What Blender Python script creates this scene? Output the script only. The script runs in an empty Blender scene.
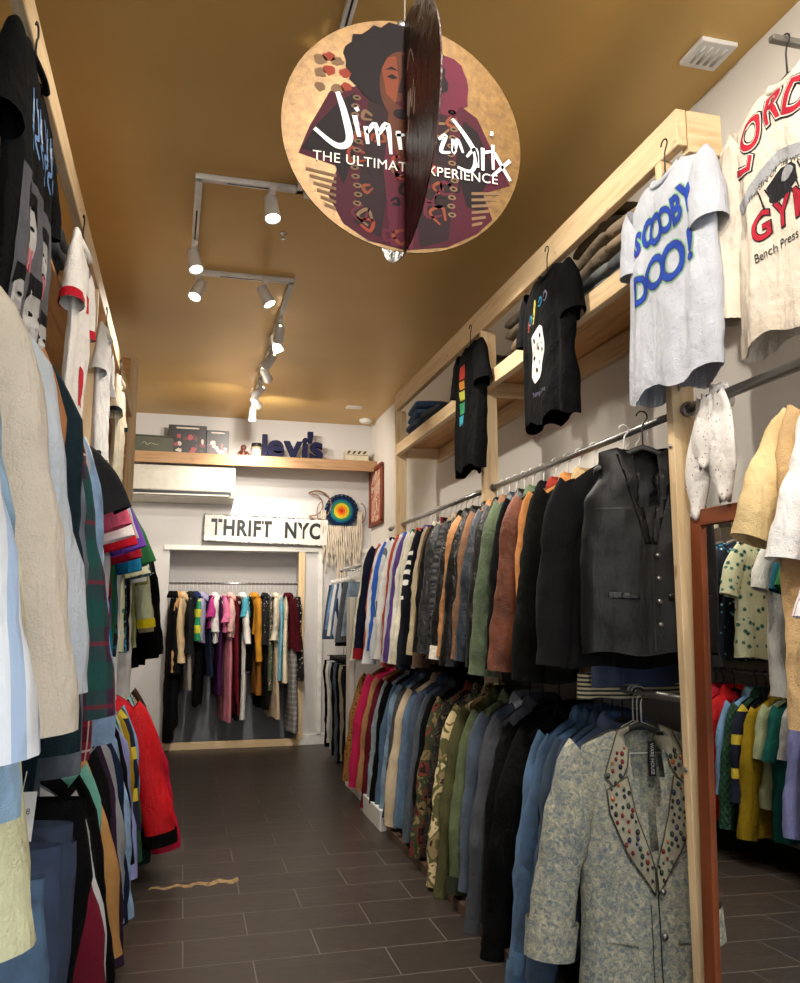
import bpy, bmesh, math, random
from math import sin, cos, pi, radians, atan2, sqrt, floor as ffloor
from mathutils import Vector, Matrix, noise
from mathutils.bvhtree import BVHTree

scn = bpy.context.scene
COL = scn.collection
R = random.Random(7)

# ------------------------------------------------------------------ materials
def lin(h):
    h = h.lstrip('#')
    out = []
    for i in (0, 2, 4):
        c = int(h[i:i+2], 16)/255.
        out.append(c/12.92 if c <= .04045 else ((c+.055)/1.055)**2.4)
    return (*out, 1.)

MATS = {}
class NT:
    def __init__(s, name, rough=.8, metal=0., spec=.5):
        s.m = bpy.data.materials.new(name); s.m.use_nodes = True
        s.t = s.m.node_tree; s.n = s.t.nodes
        s.b = s.n['Principled BSDF']
        s.b.inputs['Roughness'].default_value = rough
        s.b.inputs['Metallic'].default_value = metal
        s.b.inputs['Specular IOR Level'].default_value = spec
    def add(s, typ, ins=None, **kw):
        nd = s.n.new(typ)
        for k, v in kw.items(): setattr(nd, k, v)
        for k, v in (ins or {}).items():
            if isinstance(v, bpy.types.NodeSocket): s.t.links.new(v, nd.inputs[k])
            else: nd.inputs[k].default_value = v
        return nd
    def link(s, a, b): s.t.links.new(a, b)
    def coord(s, scale=(1, 1, 1), kind='Object', rot=(0, 0, 0)):
        c = s.add('ShaderNodeTexCoord')
        mp = s.add('ShaderNodeMapping', {'Vector': c.outputs[kind], 'Scale': scale, 'Rotation': rot})
        return mp.outputs[0]
    def noise(s, vec, scale, detail=3, rough=.5, dist=0):
        return s.add('ShaderNodeTexNoise', {'Vector': vec, 'Scale': scale, 'Detail': detail, 'Roughness': rough, 'Distortion': dist}).outputs['Fac']
    def ramp(s, fac, stops, interp='LINEAR'):
        r = s.add('ShaderNodeValToRGB', {'Fac': fac}); cr = r.color_ramp; cr.interpolation = interp
        while len(cr.elements) < len(stops): cr.elements.new(.5)
        for e, (p, c) in zip(cr.elements, stops):
            e.position = p; e.color = lin(c) if isinstance(c, str) else c
        return r.outputs['Color']
    def mix(s, fac, a, b, mode='MIX'):
        nd = s.add('ShaderNodeMix', data_type='RGBA', blend_type=mode)
        for k, v in ((0, fac), (6, a), (7, b)):
            if isinstance(v, str): v = lin(v)
            if isinstance(v, bpy.types.NodeSocket): s.t.links.new(v, nd.inputs[k])
            else: nd.inputs[k].default_value = v
        return nd.outputs[2]
    def math(s, op, a, b=0., c=None):
        nd = s.add('ShaderNodeMath', operation=op)
        for i, v in enumerate((a, b) if c is None else (a, b, c)):
            if isinstance(v, bpy.types.NodeSocket): s.t.links.new(v, nd.inputs[i])
            else: nd.inputs[i].default_value = v
        return nd.outputs[0]
    def base(s, c):
        if isinstance(c, str): s.b.inputs['Base Color'].default_value = lin(c)
        else: s.t.links.new(c, s.b.inputs['Base Color'])
    def bump(s, h, strength=.3, dist=.01):
        nd = s.add('ShaderNodeBump', {'Height': h, 'Strength': strength, 'Distance': dist})
        s.t.links.new(nd.outputs[0], s.b.inputs['Normal'])

def dark(h, k):
    h = h.lstrip('#'); return '#'+''.join('%02x' % max(0, min(255, int(int(h[i:i+2], 16)*k))) for i in (0, 2, 4))

def cached(fn):
    def g(*a, **k):
        key = (fn.__name__, a, tuple(sorted(k.items())))
        if key not in MATS: MATS[key] = fn(*a, **k)
        return MATS[key]
    return g

def creases(t):
    a = t.noise(t.coord((13, 13, 3.2)), 1., 3, .55, .9)
    b = t.noise(t.coord((16, 16, 15), rot=(.5, .6, .3)), 1., 2, .5, .5)
    return t.math('ADD', a, t.math('MULTIPLY', b, .45))
def lum(c):
    r = lin(c); return .2*r[0]+.7*r[1]+.1*r[2]
def deep(c):
    l = lum(c); return dark(c, .48) if l < .02 else (dark(c, .8) if l < .06 else c)
@cached
def cloth(c, var=.12, rough=.92, scale=5., weave=260.):
    c = deep(c)
    t = NT('cloth', rough, spec=.2 if lum(c) > .03 else .1); v = t.coord()
    n = t.noise(v, scale, 4)
    t.base(t.ramp(n, [(.3, dark(c, 1-var)), (.7, dark(c, 1+var*.5))]))
    w = t.noise(v, weave, 1); w2 = t.noise(v, 38, 3)
    cr = creases(t)
    t.bump(t.math('ADD', t.math('MULTIPLY', w, .12), t.math('ADD', t.math('MULTIPLY', w2, .25), cr)), .75, .022)
    return t.m

@cached
def fuzzy(c, c2):
    t = NT('fur_cloth', 1., spec=.1); v = t.coord()
    n = t.noise(v, 60, 4, .7)
    t.base(t.ramp(n, [(.35, c), (.65, c2)]))
    t.bump(n, .9, .02)
    return t.m

@cached
def leather(c, rough=.36, crease=.7):
    c = deep(c)
    t = NT('leather', rough, spec=.5 if rough < .45 else .2); v = t.coord()
    n = t.noise(v, 7, 5, .6)
    t.base(t.ramp(n, [(.3, dark(c, .75)), (.72, dark(c, 1.25))]))
    vo = t.add('ShaderNodeTexVoronoi', {'Vector': v, 'Scale': 150.}).outputs['Distance']
    w = t.noise(v, 16, 5, .65)
    t.bump(t.math('ADD', t.math('MULTIPLY', vo, .06), t.math('ADD', t.math('MULTIPLY', w, .45), creases(t))), crease, .022)
    return t.m

@cached
def denim(c, fade=.25):
    t = NT('denim', .9, spec=.2); v = t.coord()
    tw = t.add('ShaderNodeTexWave', {'Vector': t.coord(rot=(0, radians(35), .4)), 'Scale': 460., 'Distortion': .4}).outputs['Fac']
    n = t.noise(v, 9, 5, .65)
    n2 = t.noise(t.coord((30, 30, 4)), 3, 3)
    a = t.ramp(n, [(.3, dark(c, 1-fade)), (.72, dark(c, 1+fade))])
    a = t.mix(t.math('MULTIPLY', tw, .13), a, '#c8d2dc')
    a = t.mix(t.math('MULTIPLY', n2, .2), a, dark(c, .6))
    t.base(a)
    t.bump(t.math('ADD', t.math('MULTIPLY', tw, .05), t.math('ADD', t.math('MULTIPLY', t.noise(v, 35, 4), .3), creases(t))), .65, .02)
    return t.m

@cached
def acid():
    t = NT('acid_wash_denim', .92, spec=.2); v = t.coord()
    d = t.noise(v, 7, 6, .7, 1.2)
    n = t.noise(v, 60, 8, .75, .9)
    a = t.ramp(n, [(.38, '#5f6b76'), (.46, '#828884'), (.55, '#a5a28c'), (.66, '#c6c2aa')])
    a = t.mix(t.ramp(d, [(.42, '#000000'), (.62, '#9a9a9a')]), a, '#5c6672')
    t.base(a); t.bump(t.math('ADD', n, t.noise(v, 220, 1)), .35, .003)
    return t.m

@cached
def stripes(c1, c2, freq=30., duty=.5, axis='X', c3=None):
    t = NT('striped_cloth', .9, spec=.25)
    sp = t.add('ShaderNodeSeparateXYZ', {0: t.coord()})
    x = sp.outputs[axis]
    if axis == 'X': x = t.math('ADD', x, t.math('MULTIPLY', sp.outputs['Y'], .8))
    f = t.math('FRACT', t.math('MULTIPLY', x, freq))
    a = t.mix(t.math('LESS_THAN', f, duty), c1, c2)
    if c3:
        f2 = t.math('FRACT', t.math('MULTIPLY', x, freq*.5))
        a = t.mix(t.math('LESS_THAN', f2, .12), a, c3)
    t.base(a); t.bump(t.math('ADD', creases(t), t.math('MULTIPLY', t.noise(t.coord(), 60, 3), .2)), .6, .02)
    return t.m

@cached
def plaid(c1, c2, c3, f=14.):
    t = NT('plaid_cloth', .95, spec=.2)
    sp = t.add('ShaderNodeSeparateXYZ', {0: t.coord()})
    hx = t.math('ADD', sp.outputs['X'], t.math('MULTIPLY', sp.outputs['Y'], .9))
    def band(s, fr, duty, off=0.):
        return t.math('LESS_THAN', t.math('FRACT', t.math('ADD', t.math('MULTIPLY', s, fr), off)), duty)
    a = t.mix(t.math('MULTIPLY', band(hx, f, .45), .65), c1, c2)
    a = t.mix(t.math('MULTIPLY', band(sp.outputs['Z'], f, .45), .65), a, c2)
    a = t.mix(t.math('MULTIPLY', band(hx, f, .07, .3), .7), a, c3)
    a = t.mix(t.math('MULTIPLY', band(sp.outputs['Z'], f, .07, .3), .7), a, c3)
    t.base(a); t.bump(t.math('ADD', creases(t), t.math('MULTIPLY', t.noise(t.coord(), 60, 3), .2)), .6, .02)
    return t.m

@cached
def camo(cs, scale=9.):
    t = NT('camouflage_cloth', .92, spec=.2)
    n = t.noise(t.coord(), scale, 2, .45, .8)
    st = [(i/len(cs)*.5+.25 if i else 0., c) for i, c in enumerate(cs)]
    t.base(t.ramp(n, st, 'CONSTANT')); t.bump(t.math('ADD', creases(t), t.math('MULTIPLY', t.noise(t.coord(), 60, 3), .2)), .6, .02)
    return t.m

@cached
def spots(c1, c2, c3=None, scale=40., th=.28):
    t = NT('spotted_print_cloth', .92, spec=.25)
    vo = t.add('ShaderNodeTexVoronoi', {'Vector': t.coord(), 'Scale': scale, 'Randomness': 1.})
    d = vo.outputs['Distance']
    a = t.mix(t.math('LESS_THAN', d, th), c1, c2)
    if c3: a = t.mix(t.math('LESS_THAN', d, th*.5), a, c3)
    t.base(a); t.bump(t.math('ADD', creases(t), t.math('MULTIPLY', t.noise(t.coord(), 60, 3), .2)), .6, .02)
    return t.m

@cached
def nordic():
    t = NT('nordic_knit', .95, spec=.2)
    sp = t.add('ShaderNodeSeparateXYZ', {0: t.coord()})
    h = t.math('ADD', sp.outputs['X'], sp.outputs['Y'])
    z = sp.outputs['Z']
    zz = t.math('PINGPONG', t.math('MULTIPLY', h, 9.), .5)
    f = t.math('LESS_THAN', t.math('FRACT', t.math('ADD', t.math('MULTIPLY', z, 14.), zz)), .42)
    band = t.math('MULTIPLY', t.math('GREATER_THAN', z, -.55), t.math('LESS_THAN', z, -.28))
    dots = t.math('MULTIPLY', t.math('LESS_THAN', t.math('FRACT', t.math('MULTIPLY', h, 28.)), .5),
                  t.math('MULTIPLY', t.math('GREATER_THAN', z, -.60), t.math('LESS_THAN', z, -.575)))
    t.base(t.mix(t.math('MAXIMUM', t.math('MULTIPLY', f, band), dots), '#14161f', '#e9e6dc'))
    t.bump(t.noise(t.coord(), 120, 2), .5, .004)
    return t.m

@cached
def quilt(c):
    t = NT('quilted_cloth', .6, spec=.4)
    sp = t.add('ShaderNodeSeparateXYZ', {0: t.coord()})
    h = t.math('ADD', sp.outputs['X'], sp.outputs['Y'])
    a = t.math('PINGPONG', t.math('MULTIPLY', t.math('ADD', h, sp.outputs['Z']), 20.), .5)
    b = t.math('PINGPONG', t.math('MULTIPLY', t.math('SUBTRACT', h, sp.outputs['Z']), 20.), .5)
    t.base(c); t.bump(t.math('POWER', t.math('MULTIPLY', a, b), .5), .8, .012)
    return t.m

@cached
def plain(c, rough=.5, metal=0., spec=.5, nm='paint'):
    t = NT(nm, rough, metal, spec)
    n = t.noise(t.coord(), 12, 3)
    t.base(t.ramp(n, [(.3, dark(c, .95)), (.7, dark(c, 1.03))]))
    return t.m

@cached
def pine(axis='Z', c='#dcc29a', c2='#cba87a'):
    sc = {'X': (1.2, 16, 16), 'Y': (16, 1.2, 16), 'Z': (16, 16, 1.2)}[axis]
    t = NT('pine_wood', .55, spec=.35); v = t.coord(sc)
    n = t.noise(v, 2.2, 5, .6, .6)
    kn = t.add('ShaderNodeTexVoronoi', {'Vector': t.coord(tuple(3.2 if s < 5 else 9. for s in sc)), 'Scale': 1.}).outputs['Distance']
    a = t.ramp(n, [(.3, c2), (.5, c), (.7, dark(c, 1.06))])
    a = t.mix(t.ramp(kn, [(.05, '#d0d0d0'), (.1, '#000000')]), a, '#8a5a30')
    t.base(a); t.bump(n, .12, .003)
    return t.m

@cached
def wallpaint(c):
    t = NT('wall_paint', .75, spec=.3); v = t.coord()
    n = t.noise(v, 1.6, 4)
    t.base(t.ramp(n, [(.3, dark(c, .97)), (.7, c)])); t.bump(t.noise(v, 90, 3), .08, .002)
    return t.m

def emis(name, c, s):
    t = NT(name); t.base(c)
    t.b.inputs['Emission Color'].default_value = lin(c); t.b.inputs['Emission Strength'].default_value = s
    return t.m

def floor_mat():
    t = NT('dark_tile', .38, spec=.4)
    c = t.add('ShaderNodeTexCoord')
    mp = t.add('ShaderNodeMapping', {'Vector': c.outputs['Object'], 'Location': (-.61+5.6, -3.42+5.7*1, 0)})
    br = t.add('ShaderNodeTexBrick', {'Vector': mp.outputs[0], 'Scale': 1., 'Mortar Size': .0026, 'Mortar Smooth': .1, 'Bias': 0.,
               'Brick Width': .56, 'Row Height': .285, 'Color1': lin('#1f1a17'), 'Color2': lin('#332b27'), 'Mortar': lin('#6e675e')}, offset=.5, offset_frequency=2)
    g = t.noise(t.coord((2.2, 26, 1)), 2.5, 6, .65, .4)
    a = t.mix(t.math('MULTIPLY', t.math('SUBTRACT', 1., br.outputs['Fac']), t.math('MULTIPLY', g, .75)), br.outputs['Color'], '#453c36')
    big = t.noise(t.coord(), 1.3, 3)
    a = t.mix(t.math('MULTIPLY', big, .3), a, '#1f1a18')
    t.base(a)
    t.link(t.math('ADD', t.math('MULTIPLY', g, .3), .24), t.b.inputs['Roughness'])
    t.bump(t.math('SUBTRACT', t.math('MULTIPLY', g, .25), br.outputs['Fac']), .35, .004)
    return t.m

def ceiling_mat():
    t = NT('bronze_satin_paint', .40, .3, .5)
    v = t.coord()
    t.base(t.ramp(t.noise(v, .9, 3), [(.3, '#c39e58'), (.7, '#d1ac67')]))
    t.bump(t.noise(v, 5, 4), .08, .01)
    return t.m

M = dict(
    floor=floor_mat(), ceil=ceiling_mat(), wall=wallpaint('#e2ddd5'), wallb=wallpaint('#cfccca'),
    white=plain('#e6e4de', .4), black=plain('#131314', .5), steel=plain('#9a9a98', .3, .9, nm='steel'),
    chrome=plain('#d6d6d4', .18, 1., nm='chrome'), pz=pine('Z'), py=pine('Y'), px=pine('X'),
    ply=pine('Y', '#cf9d62', '#b98347'), plyx=pine('X', '#c99860', '#b07d45'), red_wood=pine('Z', '#743a1a', '#582a12'),
    whang=plain('#dcdad4', .35), graywood=plain('#6d6c70', .7), wain=plain('#76787c', .7))

# ------------------------------------------------------------------ mesh building
class MB:
    def __init__(s): s.v = []; s.f = []; s.mi = []
    def quad(s, a, b, c, d, mi=0): s.f.append((a, b, c, d)); s.mi.append(mi)
    def box(s, c, d, rot=0., mi=0, bev=0.):
        cx, cy, cz = c; hx, hy, hz = d[0]/2, d[1]/2, d[2]/2
        if bev <= 0:
            i = len(s.v)
            for z in (-hz, hz):
                for x, y in ((-hx, -hy), (hx, -hy), (hx, hy), (-hx, hy)):
                    s.v.append((cx+x*cos(rot)-y*sin(rot), cy+x*sin(rot)+y*cos(rot), cz+z))
            for q in ((0, 3, 2, 1), (4, 5, 6, 7), (0, 1, 5, 4), (1, 2, 6, 5), (2, 3, 7, 6), (3, 0, 4, 7)):
                s.f.append(tuple(i+k for k in q)); s.mi.append(mi)
            return
        b = bev; rings = []
        for z, ins in ((-hz, b), (-hz+b, 0), (hz-b, 0), (hz, b)):
            ring = []
            X, Y = hx-ins, hy-ins
            k = b*.9 if ins == 0 else b*.5
            for x, y in ((-X+k, -Y), (X-k, -Y), (X, -Y+k), (X, Y-k), (X-k, Y), (-X+k, Y), (-X, Y-k), (-X, -Y+k)):
                ring.append((cx+x*cos(rot)-y*sin(rot), cy+x*sin(rot)+y*cos(rot), cz+z))
            rings.append(ring)
        s.loft(rings, cap=True, mi=mi)
    def loft(s, rings, closed=True, cap=False, mi=0):
        i0 = len(s.v); n = len(rings[0])
        for r in rings: s.v.extend(tuple(p) for p in r)
        for a in range(len(rings)-1):
            for k in range(n if closed else n-1):
                k2 = (k+1) % n
                s.f.append((i0+a*n+k, i0+a*n+k2, i0+(a+1)*n+k2, i0+(a+1)*n+k)); s.mi.append(mi)
        if cap:
            s.f.append(tuple(i0+k for k in reversed(range(n)))); s.mi.append(mi)
            s.f.append(tuple(i0+(len(rings)-1)*n+k for k in range(n))); s.mi.append(mi)
    def tube(s, pts, r, n=8, mi=0, cap=True):
        pts = [Vector(p) for p in pts]; rings = []
        prev = None
        for i, p in enumerate(pts):
            t = (pts[min(i+1, len(pts)-1)]-pts[max(i-1, 0)])
            if t.length < 1e-9: t = Vector((0, 0, 1))
            t.normalize()
            if prev is None:
                up = Vector((0, 0, 1)) if abs(t.z) < .9 else Vector((1, 0, 0))
                a = t.cross(up).normalized()
            else: a = (prev-t*prev.dot(t)).normalized()
            prev = a; b = t.cross(a)
            rr = r[i] if isinstance(r, (list, tuple)) else r
            rings.append([p+a*cos(2*pi*k/n)*rr+b*sin(2*pi*k/n)*rr for k in range(n)])
        s.loft(rings, cap=cap, mi=mi)
    def build(s, name, mats, parent=None, smooth=True, loc=(0, 0, 0), rz=0.):
        used = sorted({k for f in s.f for k in f})
        if len(used) < len(s.v):
            mp_ = {k: i for i, k in enumerate(used)}; s.v = [s.v[k] for k in used]; s.f = [tuple(mp_[k] for k in f) for f in s.f]
        me = bpy.data.meshes.new(name); me.from_pydata([tuple(v) for v in s.v], [], s.f)
        if not isinstance(mats, (list, tuple)): mats = [mats]
        for m in mats: me.materials.append(m)
        if len(mats) > 1:
            for p, k in zip(me.polygons, s.mi): p.material_index = k
        if smooth:
            me.shade_smooth()
        me.update()
        o = bpy.data.objects.new(name, me); COL.objects.link(o)
        o.location = loc; o.rotation_euler = (0, 0, rz)
        if parent: o.parent = parent
        return o

def tag(o, label=None, cat=None, group=None, kind=None):
    if label: o['label'] = label
    if cat: o['category'] = cat
    if group: o['group'] = group
    if kind: o['kind'] = kind
    return o
def struct(o): o['kind'] = 'structure'; return o
def empty(name, loc=(0, 0, 0), rot=(0, 0, 0)):
    o = bpy.data.objects.new(name, None); COL.objects.link(o)
    o.location = loc; o.rotation_euler = rot; o.empty_display_size = .1
    return o
def auto_smooth(o, ang=35):
    bm = bmesh.new(); bm.from_mesh(o.data)
    for e in bm.edges:
        if len(e.link_faces) == 2 and e.calc_face_angle(0) > radians(ang): e.smooth = False
    bm.to_mesh(o.data); bm.free()
def boxo(name, x0, x1, y0, y1, z0, z1, m, parent=None, bev=.002):
    b = MB(); b.box(((x0+x1)/2, (y0+y1)/2, (z0+z1)/2), (x1-x0, y1-y0, z1-z0), bev=bev)
    o = b.build(name, m, parent); auto_smooth(o); return o
def origin_box(name, c, d, m, bev=.003, rz=0, parent=None):
    b = MB(); b.box((0, 0, d[2]/2), d, bev=bev); o = b.build(name, m, parent, loc=c, rz=rz); auto_smooth(o); return o

# ------------------------------------------------------------------ 2D shapes: fonts, polygons, brush strokes
def font_mesh(txt, size, offset=0., align='CENTER', spacing=1., extrude=0., bevel=0.):
    cu = bpy.data.curves.new('t', 'FONT'); cu.body = txt; cu.size = size; cu.offset = offset
    cu.align_x = align; cu.align_y = 'CENTER'; cu.space_character = spacing; cu.extrude = extrude; cu.bevel_depth = bevel
    cu.resolution_u = 4; cu.fill_mode = 'BOTH' if extrude else 'FRONT'
    ob = bpy.data.objects.new('t', cu); COL.objects.link(ob)
    dg = bpy.context.evaluated_depsgraph_get()
    me = bpy.data.meshes.new_from_object(ob.evaluated_get(dg))
    bpy.data.objects.remove(ob); bpy.data.curves.remove(cu)
    return me
def font_bm(bm, txt, size, pos, warp=None, mi=0, sx=1., **k):
    me = font_mesh(txt, size, **k)
    t = bmesh.new(); t.from_mesh(me)
    off = {}
    for v in t.verts:
        x, y = v.co.x*sx, v.co.y
        if warp: x, y = warp(x, y)
        off[v.index] = bm.verts.new((x+pos[0], y+pos[1], 0))
    bm.verts.ensure_lookup_table()
    for f in t.faces:
        try:
            nf = bm.faces.new([off[v.index] for v in f.verts]); nf.material_index = mi
        except ValueError: pass
    t.free(); bpy.data.meshes.remove(me)
def poly_bm(bm, pts, mi=0, z=0.):
    vs = [bm.verts.new((p[0], p[1], z)) for p in pts]
    try:
        f = bm.faces.new(vs); f.material_index = mi
        return f
    except ValueError: return None
def ell(cx, cy, rx, ry, n=20, jit=0., seed=0, a0=0.):
    r = random.Random(seed)
    return [(cx+rx*cos(a0+2*pi*i/n)*(1+r.uniform(-jit, jit)), cy+ry*sin(a0+2*pi*i/n)*(1+r.uniform(-jit, jit))) for i in range(n)]
def smoothline(pts, k=5):
    out = []
    P = [pts[0]]+list(pts)+[pts[-1]]
    for i in range(1, len(P)-2):
        for j in range(k):
            t = j/k; a, b, c, d = P[i-1], P[i], P[i+1], P[i+2]
            out.append(tuple(.5*((2*b[q])+(-a[q]+c[q])*t+(2*a[q]-5*b[q]+4*c[q]-d[q])*t*t+(-a[q]+3*b[q]-3*c[q]+d[q])*t**3) for q in (0, 1)))
    out.append(tuple(pts[-1][:2])); return out
def stroke_bm(bm, pts, w, mi=0, taper=True, sm=True):
    p = smoothline(pts) if sm and len(pts) > 2 else list(pts)
    n = len(p); L, Rr = [], []
    for i in range(n):
        a, b = p[max(i-1, 0)], p[min(i+1, n-1)]
        dx, dy = b[0]-a[0], b[1]-a[1]; l = sqrt(dx*dx+dy*dy) or 1
        ww = w*.5*((.55+.45*sin(pi*min(1, (i+.6)/(n*.9)))) if taper else 1.)
        L.append(bm.verts.new((p[i][0]-dy/l*ww, p[i][1]+dx/l*ww, 0))); Rr.append(bm.verts.new((p[i][0]+dy/l*ww, p[i][1]-dx/l*ww, 0)))
    for i in range(n-1):
        try:
            f = bm.faces.new((L[i], Rr[i], Rr[i+1], L[i+1])); f.material_index = mi
        except ValueError: pass
def drape(bm, body_me, name, mats, parent, off=.003, cell=.015, thick=0., front=-1):
    """lay flat (x,z) artwork on the front of a garment mesh"""
    bmesh.ops.triangulate(bm, faces=bm.faces[:])
    if bm.verts:
        for ax in (0, 1):
            lo = min(v.co[ax] for v in bm.verts); hi = max(v.co[ax] for v in bm.verts)
            k = ffloor(lo/cell)+1
            while k*cell < hi:
                co = [0, 0, 0]; co[ax] = k*cell; no = [0, 0, 0]; no[ax] = 1
                bmesh.ops.bisect_plane(bm, geom=bm.verts[:]+bm.edges[:]+bm.faces[:], plane_co=co, plane_no=no)
                k += 1
    t = bmesh.new(); t.from_mesh(body_me); bvh = BVHTree.FromBMesh(t); t.free()
    kill = []
    for v in bm.verts:
        x, z, lay = v.co.x, v.co.y, v.co.z
        hit = bvh.ray_cast(Vector((x, front*1., z)), Vector((0, -front, 0)))
        if hit[0] is None:
            near = bvh.find_nearest(Vector((x, front*.06, z)))
            y = near[0].y if near[0] else 0
            kill.append(v)
        else: y = hit[0].y
        v.co = (x, y+front*(off+lay), z)
    bm.normal_update()
    me = bpy.data.meshes.new(name); bm.to_mesh(me); bm.free(); me.shade_smooth()
    for m in (mats if isinstance(mats, (list, tuple)) else [mats]): me.materials.append(m)
    o = bpy.data.objects.new(name, me); COL.objects.link(o); o.parent = parent
    if thick:
        md = o.modifiers.new('thickness', 'SOLIDIFY'); md.thickness = thick; md.offset = 0
    return o

# ------------------------------------------------------------------ garments (local frame: x across the shoulders, front = -y, z=0 at the rail)
def lerp_tab(tab, v):
    for (a, x), (b, y) in zip(tab, tab[1:]):
        if v <= b:
            t = (v-a)/(b-a) if b > a else 0
            t = t*t*(3-2*t); return x+(y-x)*t
    return tab[-1][1]

def body_mesh(L, prof, d=.055, seed=0, amp=.012, nw=.075, slope=.42, dip=.05, z0=-.10, n=36, rows=22, kf=3., cut=None, wr=.006, hemwave=.008):
    rng = random.Random(seed); ph = [rng.uniform(0, 6.28) for _ in range(6)]; so = rng.uniform(0, 50)
    b = MB(); rings = []
    for i in range(rows+1):
        v = (i/rows)**1.25; w = lerp_tab(prof, v)
        dd = d*(.22+.78*min(1, v/.16)**.6)*(1+.18*v)
        ring = []
        for k in range(n):
            a = 2*pi*k/n; ca, sa = cos(a), sin(a)
            x = w*math.copysign(abs(ca)**.75, ca); y = dd*math.copysign(abs(sa)**.85, sa)
            z = z0-v*L
            z -= slope*2.1*max(0, abs(x)-nw)**1.4*max(0, 1-v*2.4)
            if abs(x) < nw*1.4:
                e = max(0, 1-(x/(nw*1.4))**2); z -= (dip if sa < 0 else .012)*e*max(0, 1-v*7)
            g = min(1, v*1.6)
            side = 1 if sa >= 0 else -1
            fo = amp*g*(sin(kf*pi*x/w+ph[0 if side > 0 else 1]+1.2*sin(v*2.4+ph[2]))+.5*sin(kf*2.1*pi*x/w+ph[3]+v*3))
            wn = noise.noise(Vector((x*9+so, y*6, z*5)))*wr*2+noise.noise(Vector((x*22+so, y*9, z*16)))*wr
            y += side*(fo*.6+wn)*abs(sa)**.4+amp*.8*g*sin(v*3+ph[4]); x += wn*abs(ca)*1.2+amp*.5*g*sin(v*4+ph[5]+(0 if ca > 0 else 2))
            z += hemwave*v**6*sin(x/w*6+ph[2])
            ring.append((x, y, z))
        rings.append(ring)
    b.loft(rings)
    if cut:
        keep = []
        for f in b.f:
            c = [sum(b.v[k][q] for k in f)/4 for q in range(3)]
            keep.append(not cut(*c))
        b.f = [f for f, kp in zip(b.f, keep) if kp]; b.mi = [0]*len(b.f)
    return b

def sleeve_mesh(sd, ws, L=.6, z0=-.10, r0=.095, r1=.055, splay=.10, ysh=0., d=.045, seed=0, n=16, rows=14, wr=.007, slope=.42, nw=.075, t0=0., t1=1., grow=1., bend=0.):
    rng = random.Random(seed+(5 if sd > 0 else 0)); so = rng.uniform(0, 50); yf = ysh
    xs = ws-.045; zs = z0-slope*2.1*max(0., xs-nw)**1.4-r0*.80
    def P(t):
        e = t**.8*(1.25-.25*t)
        return Vector((sd*(xs+.015+(splay+.01)*e), yf*t**1.4+bend*sin(pi*t), zs-L*t))
    b = MB(); rings = []
    for i in range(rows+1):
        t = t0+(t1-t0)*i/rows
        p = P(t); T = (P(min(1, t+.03))-P(max(0, t-.03))).normalized()
        if t < .12:
            T = (Vector((sd*1, 0, -.75)).normalized()*(1-t/.12)+T*(t/.12)).normalized()
        N = T.cross(Vector((0, 1, 0))).normalized()
        ra = (r0+(r1-r0)*min(1, t*1.15))*grow; rb = (d*1.0+(r1*.72-d)*t)*grow*(.75+.25*min(1, t*8))
        ring = []
        for k in range(n):
            a = 2*pi*k/n
            q = p+N*cos(a)*ra+Vector((0, 1, 0))*sin(a)*rb
            wn = noise.noise(Vector((q.x*9+so, q.y*8, q.z*5)))*wr*1.6+noise.noise(Vector((q.x*24+so, q.y*22, q.z*17+q.x*22)))*wr*(.5+.5*sin(pi*t))
            dirv = (N*cos(a)+Vector((0, 1, 0))*sin(a))
            ring.append(q+dirv*wn)
        rings.append(ring)
    b.loft(rings); return b

def collar_mesh(nw=.07, d=.04, h=.035, z0=-.10, spread=.02, dip=.05, n=24, standing=False, seed=0):
    b = MB(); rings = []
    prof = ([(0, 0), (.002, h*.6), (.004, h)] if standing else [(0, -.005), (.001, h*.7), (.006, h), (spread*.6, h*.75), (spread, h*.1), (spread*1.15, -h*.55)])
    prof = prof+[(p[0]-.004, p[1]-.002) for p in reversed(prof)]
    for (o, z) in prof:
        ring = []
        for k in range(n+1):
            a = radians(-80)+radians(340)*k/n if False else radians(-75+330*k/n)-pi/2+radians(90)
            a = radians(-90+15+330*k/n)
            fr = max(0, -sin(a))
            ring.append(((nw+o)*cos(a), (d+o)*sin(a)-.0, z0+z-dip*fr*.9-(.0 if z > 0 else .02*fr)))
        rings.append(ring)
    b.loft(rings, closed=False); return b

def rib_mesh(nw=.078, d=.03, z0=-.10, dip=.05, r=.008, n=28):
    pts = []
    for k in range(n+1):
        a = 2*pi*k/n
        pts.append((nw*cos(a), d*sin(a), z0-.006-dip*max(0, -sin(a))*.95))
    b = MB(); b.tube(pts, r, 6, cap=False); return b

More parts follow.
